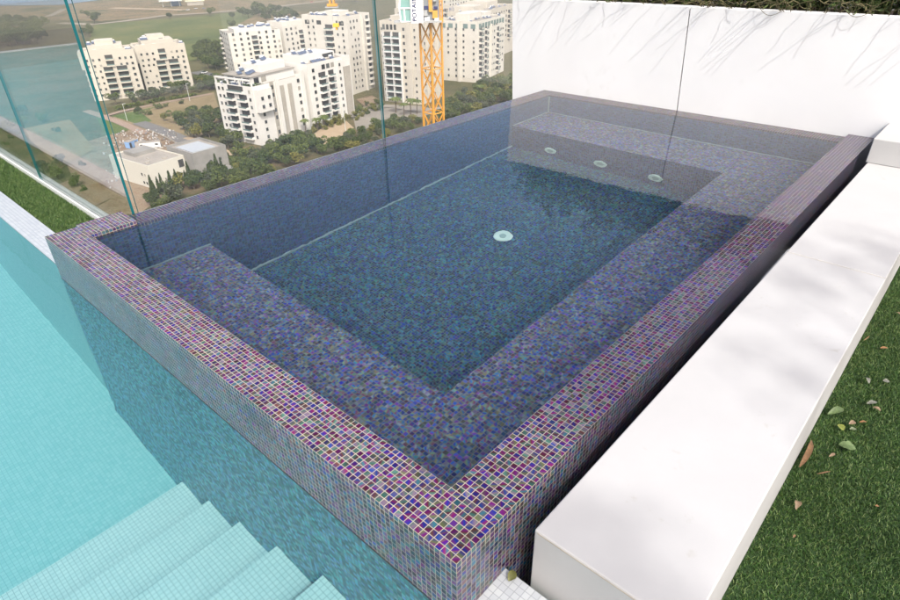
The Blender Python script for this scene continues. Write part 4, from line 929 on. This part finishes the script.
for i, (x0,x1,y0,y1,m_) in enumerate([(429.5,433,1,12,M_or),(425,429,7.5,10,M_blue),(434.5,438,8,10,M_blue),(433,438,11,17,M_or),(434,437,-6,4,M_ysteel),(424.8,428,10.5,15,M_ysteel),(435,439,17,19,M_signw),(425,430,16.3,19.5,M_signw),(429,432.5,-10,-1,M_or)]):
    MB().box(cx(x0),cx(x1),-1.9-.02*i,-1.61,cz(y1),cz(y0)).build('machinery', m_, cr, raw=True)
rl = MB()
for x in (440.3,442.6): rl.bar((cx(x),-1.9,cz(20)),(cx(x),-1.9,cz(-14)),.07)
for y in (16,10,4,-2,-8): rl.bar((cx(440.3),-1.9,cz(y)),(cx(442.6),-1.9,cz(y)),.05)
rl.build('ladder', M_or, cr, raw=True); MB().box(cx(440),cx(443.5),-2.0,-1.7,cz(20.5),cz(17)).build('platform_bracket', M_or, cr, raw=True)
sg = MB().box(cx(412),cx(424),-2.4,-2.22,cz(20.2),cz(-16)).build('sign_panel', M_signw, cr, raw=True)
tc_ = bpy.data.curves.new('sign_text', 'FONT'); tc_.body = 'POTAIN'; tc_.size = 4.9*pxm*1.13; tc_.extrude = .01; tc_.offset = .012; tc_.space_character = 1.12
to_ = bpy.data.objects.new('tmp_text', tc_); COL.objects.link(to_); dg = bpy.context.evaluated_depsgraph_get(); tme = bpy.data.meshes.new_from_object(to_.evaluated_get(dg)); bpy.data.objects.remove(to_)
tme.materials.clear(); tme.materials.append(M_blue)
tx = bpy.data.objects.new('sign_lettering', tme); COL.objects.link(tx); tx.parent = sg; tx.location = (cx(417.4),-2.43,cz(18.8)); tx.rotation_euler = (R(90),R(-90),0)
cb = MB(); cb.add([(cx(402),-2,cz(19.5)),(cx(411.5),-2,cz(19.5)),(cx(411.5),-.2,cz(19.5)),(cx(402),-.2,cz(19.5)),(cx(400.8),-2,cz(9)),(cx(411.5),-2,cz(9)),(cx(411.5),-.2,cz(9)),(cx(400.8),-.2,cz(9)),(cx(404),-2,cz(-9)),(cx(411.5),-2,cz(-9)),(cx(411.5),-.2,cz(-9)),(cx(404),-.2,cz(-9))],
   [(0,1,5,4),(4,5,9,8),(3,0,4,7),(7,4,8,11),(2,3,7,6),(6,7,11,10),(8,9,10,11),(3,2,1,0),(1,2,6,5),(5,6,10,9)])
cbo = cb.build('cab', M_cab, cr, raw=True)
fm = MB()
for a_, b_ in [((402,19.5),(400.8,9)),((400.8,9),(404,-9)),((400.8,9),(411.5,9)),((402,19.5),(411.5,19.5)),((406,19.5),(405.4,9))]: fm.bar((cx(a_[0]),-2.03,cz(a_[1])),(cx(b_[0]),-2.03,cz(b_[1])),.09)
fm.build('cab_frame', M_signw, cbo, raw=True)
MB().box(cx(395),cx(401),-2.2,-1.2,cz(20),cz(18.6)).build('cab_step', M_ysteel, cr, raw=True)
# jib, above the top of the picture, carrying the trolley and hook
HD = 104.0; hk = on_vert(332.5, 6, HD); hook_low = on_vert(335, 26, HD)
inv = Matrix.Rotation(-math.atan2(VR.y, VR.x), 4, 'Z'); lh = inv @ (Vector((hk.x, hk.y, 0))-Vector((top.x, top.y, 0)))
JZ = 0.2-ZG+2.0
jb = MB(); jb.bar((0,0,ht+.2),(0,0,JZ+3),.5,6); dj = Vector((lh.x,lh.y,0)); dn_ = dj.normalized(); pj = Vector((-dn_.y,dn_.x,0)); tip = dj*1.25
ends = [pj*.6, -pj*.6, Vector((0,0,1.3))]
for e0 in ends: jb.bar(Vector((0,0,JZ))+e0, tip+Vector((0,0,JZ))+e0, .09)
for i in range(26):
    for a_, b_ in ((0,2),(1,2),(0,1)): jb.bar(tip*(i/26)+Vector((0,0,JZ))+ends[a_], tip*((i+1)/26)+Vector((0,0,JZ))+ends[b_], .05)
jb.build('jib', M_or, cr, raw=True)
hkt = thing('crane_hook', 'orange crane hook block hanging on its ropes in front of the white towers', 'crane hook', (hk.x, hk.y, hook_low.z), math.atan2(VR.y, VR.x))
ph = (on_vert(333,10,HD)-on_vert(332,10,HD)).length; z6 = hk.z-hook_low.z
MB().box(-5*ph,5*ph,-.5,.5,z6,z6+2.2*ph).box(-2.6*ph,-1*ph,-.4,.4,z6+2.2*ph,z6+6*ph).box(1*ph,2.6*ph,-.4,.4,z6+2.2*ph,z6+6*ph).build('trolley', M_or, hkt, raw=True)
MB().box(-7*ph,6*ph,-.45,.45,z6-1.3*ph,z6-.2*ph).build('trolley_frame', M_ysteel, hkt, raw=True)
MB().box(-1.6*ph,4.6*ph,-.3,.3,-1*ph,2.6*ph).bar((1.6*ph,0,-1*ph),(1.6*ph,0,-3.4*ph),.16,8).build('hook_block', plain('hook_yellow', (.72,.42,.03), .5), hkt, raw=True, bevel=.05)
rp = MB()
for x in (-1.2,4.2): rp.bar((x*ph,0,2.6*ph),((x*.6)*ph,0,JZ+ZG-hook_low.z),.02)
rp.build('hoist_rope', M_ysteel, hkt, raw=True)

hz = bpy.data.materials.new('haze'); hz.use_nodes = True; hn = hz.node_tree; hn.nodes.remove(hn.nodes['Principled BSDF'])
hv = hn.nodes.new('ShaderNodeVolumePrincipled'); hv.inputs['Color'].default_value = (.93,.95,.97,1); hv.inputs['Density'].default_value = .00028; hv.inputs['Anisotropy'].default_value = .2
hn.links.new(hv.outputs[0], hn.nodes['Material Output'].inputs['Volume'])
ho = MB().box(-9500,9500,-9500,9500,ZG-2,6).build('haze', hz); ho['kind'] = 'stuff'; ho.data.name = 'haze'


# ------------------------------------------------------------------ light
SUN = Vector((-.36,-.56,.75)).normalized()
el = math.asin(SUN.z); az = math.atan2(SUN.x, SUN.y)
wd = bpy.data.worlds.new('World'); sc.world = wd; wd.use_nodes = True; nt = wd.node_tree
sky = nt.nodes.new('ShaderNodeTexSky'); sky.sky_type = 'NISHITA'; sky.sun_disc = False; sky.sun_elevation = el; sky.sun_rotation = az
sky.dust_density = 7.0; sky.air_density = 1.0; sky.altitude = 50
nt.links.new(sky.outputs[0], nt.nodes['Background'].inputs[0]); nt.nodes['Background'].inputs[1].default_value = .15
sl = bpy.data.lights.new('sun', 'SUN'); sl.energy = 1.6; sl.angle = R(.9); sl.color = (1,.965,.92); sl.cycles.is_caustics_light = True
so = bpy.data.objects.new('sun', sl); COL.objects.link(so); so.rotation_euler = SUN.to_track_quat('Z', 'Y').to_euler(); so.location = (-5,-6,8)
vs = sc.view_settings; vs.view_transform = 'Standard'; vs.look = 'None'; vs.exposure = .97; vs.gamma = 1; vs.use_curve_mapping = False
cy = sc.cycles; cy.use_denoising = True; cy.denoiser = 'OPENIMAGEDENOISE'; cy.denoising_input_passes = 'RGB_ALBEDO_NORMAL'; cy.denoising_prefilter = 'ACCURATE'
cy.max_bounces = 10; cy.transmission_bounces = 8; cy.transparent_max_bounces = 24; cy.glossy_bounces = 6; cy.diffuse_bounces = 4; cy.caustics_reflective = False; cy.caustics_refractive = True
cy.sample_clamp_indirect = 8; cy.blur_glossy = .3
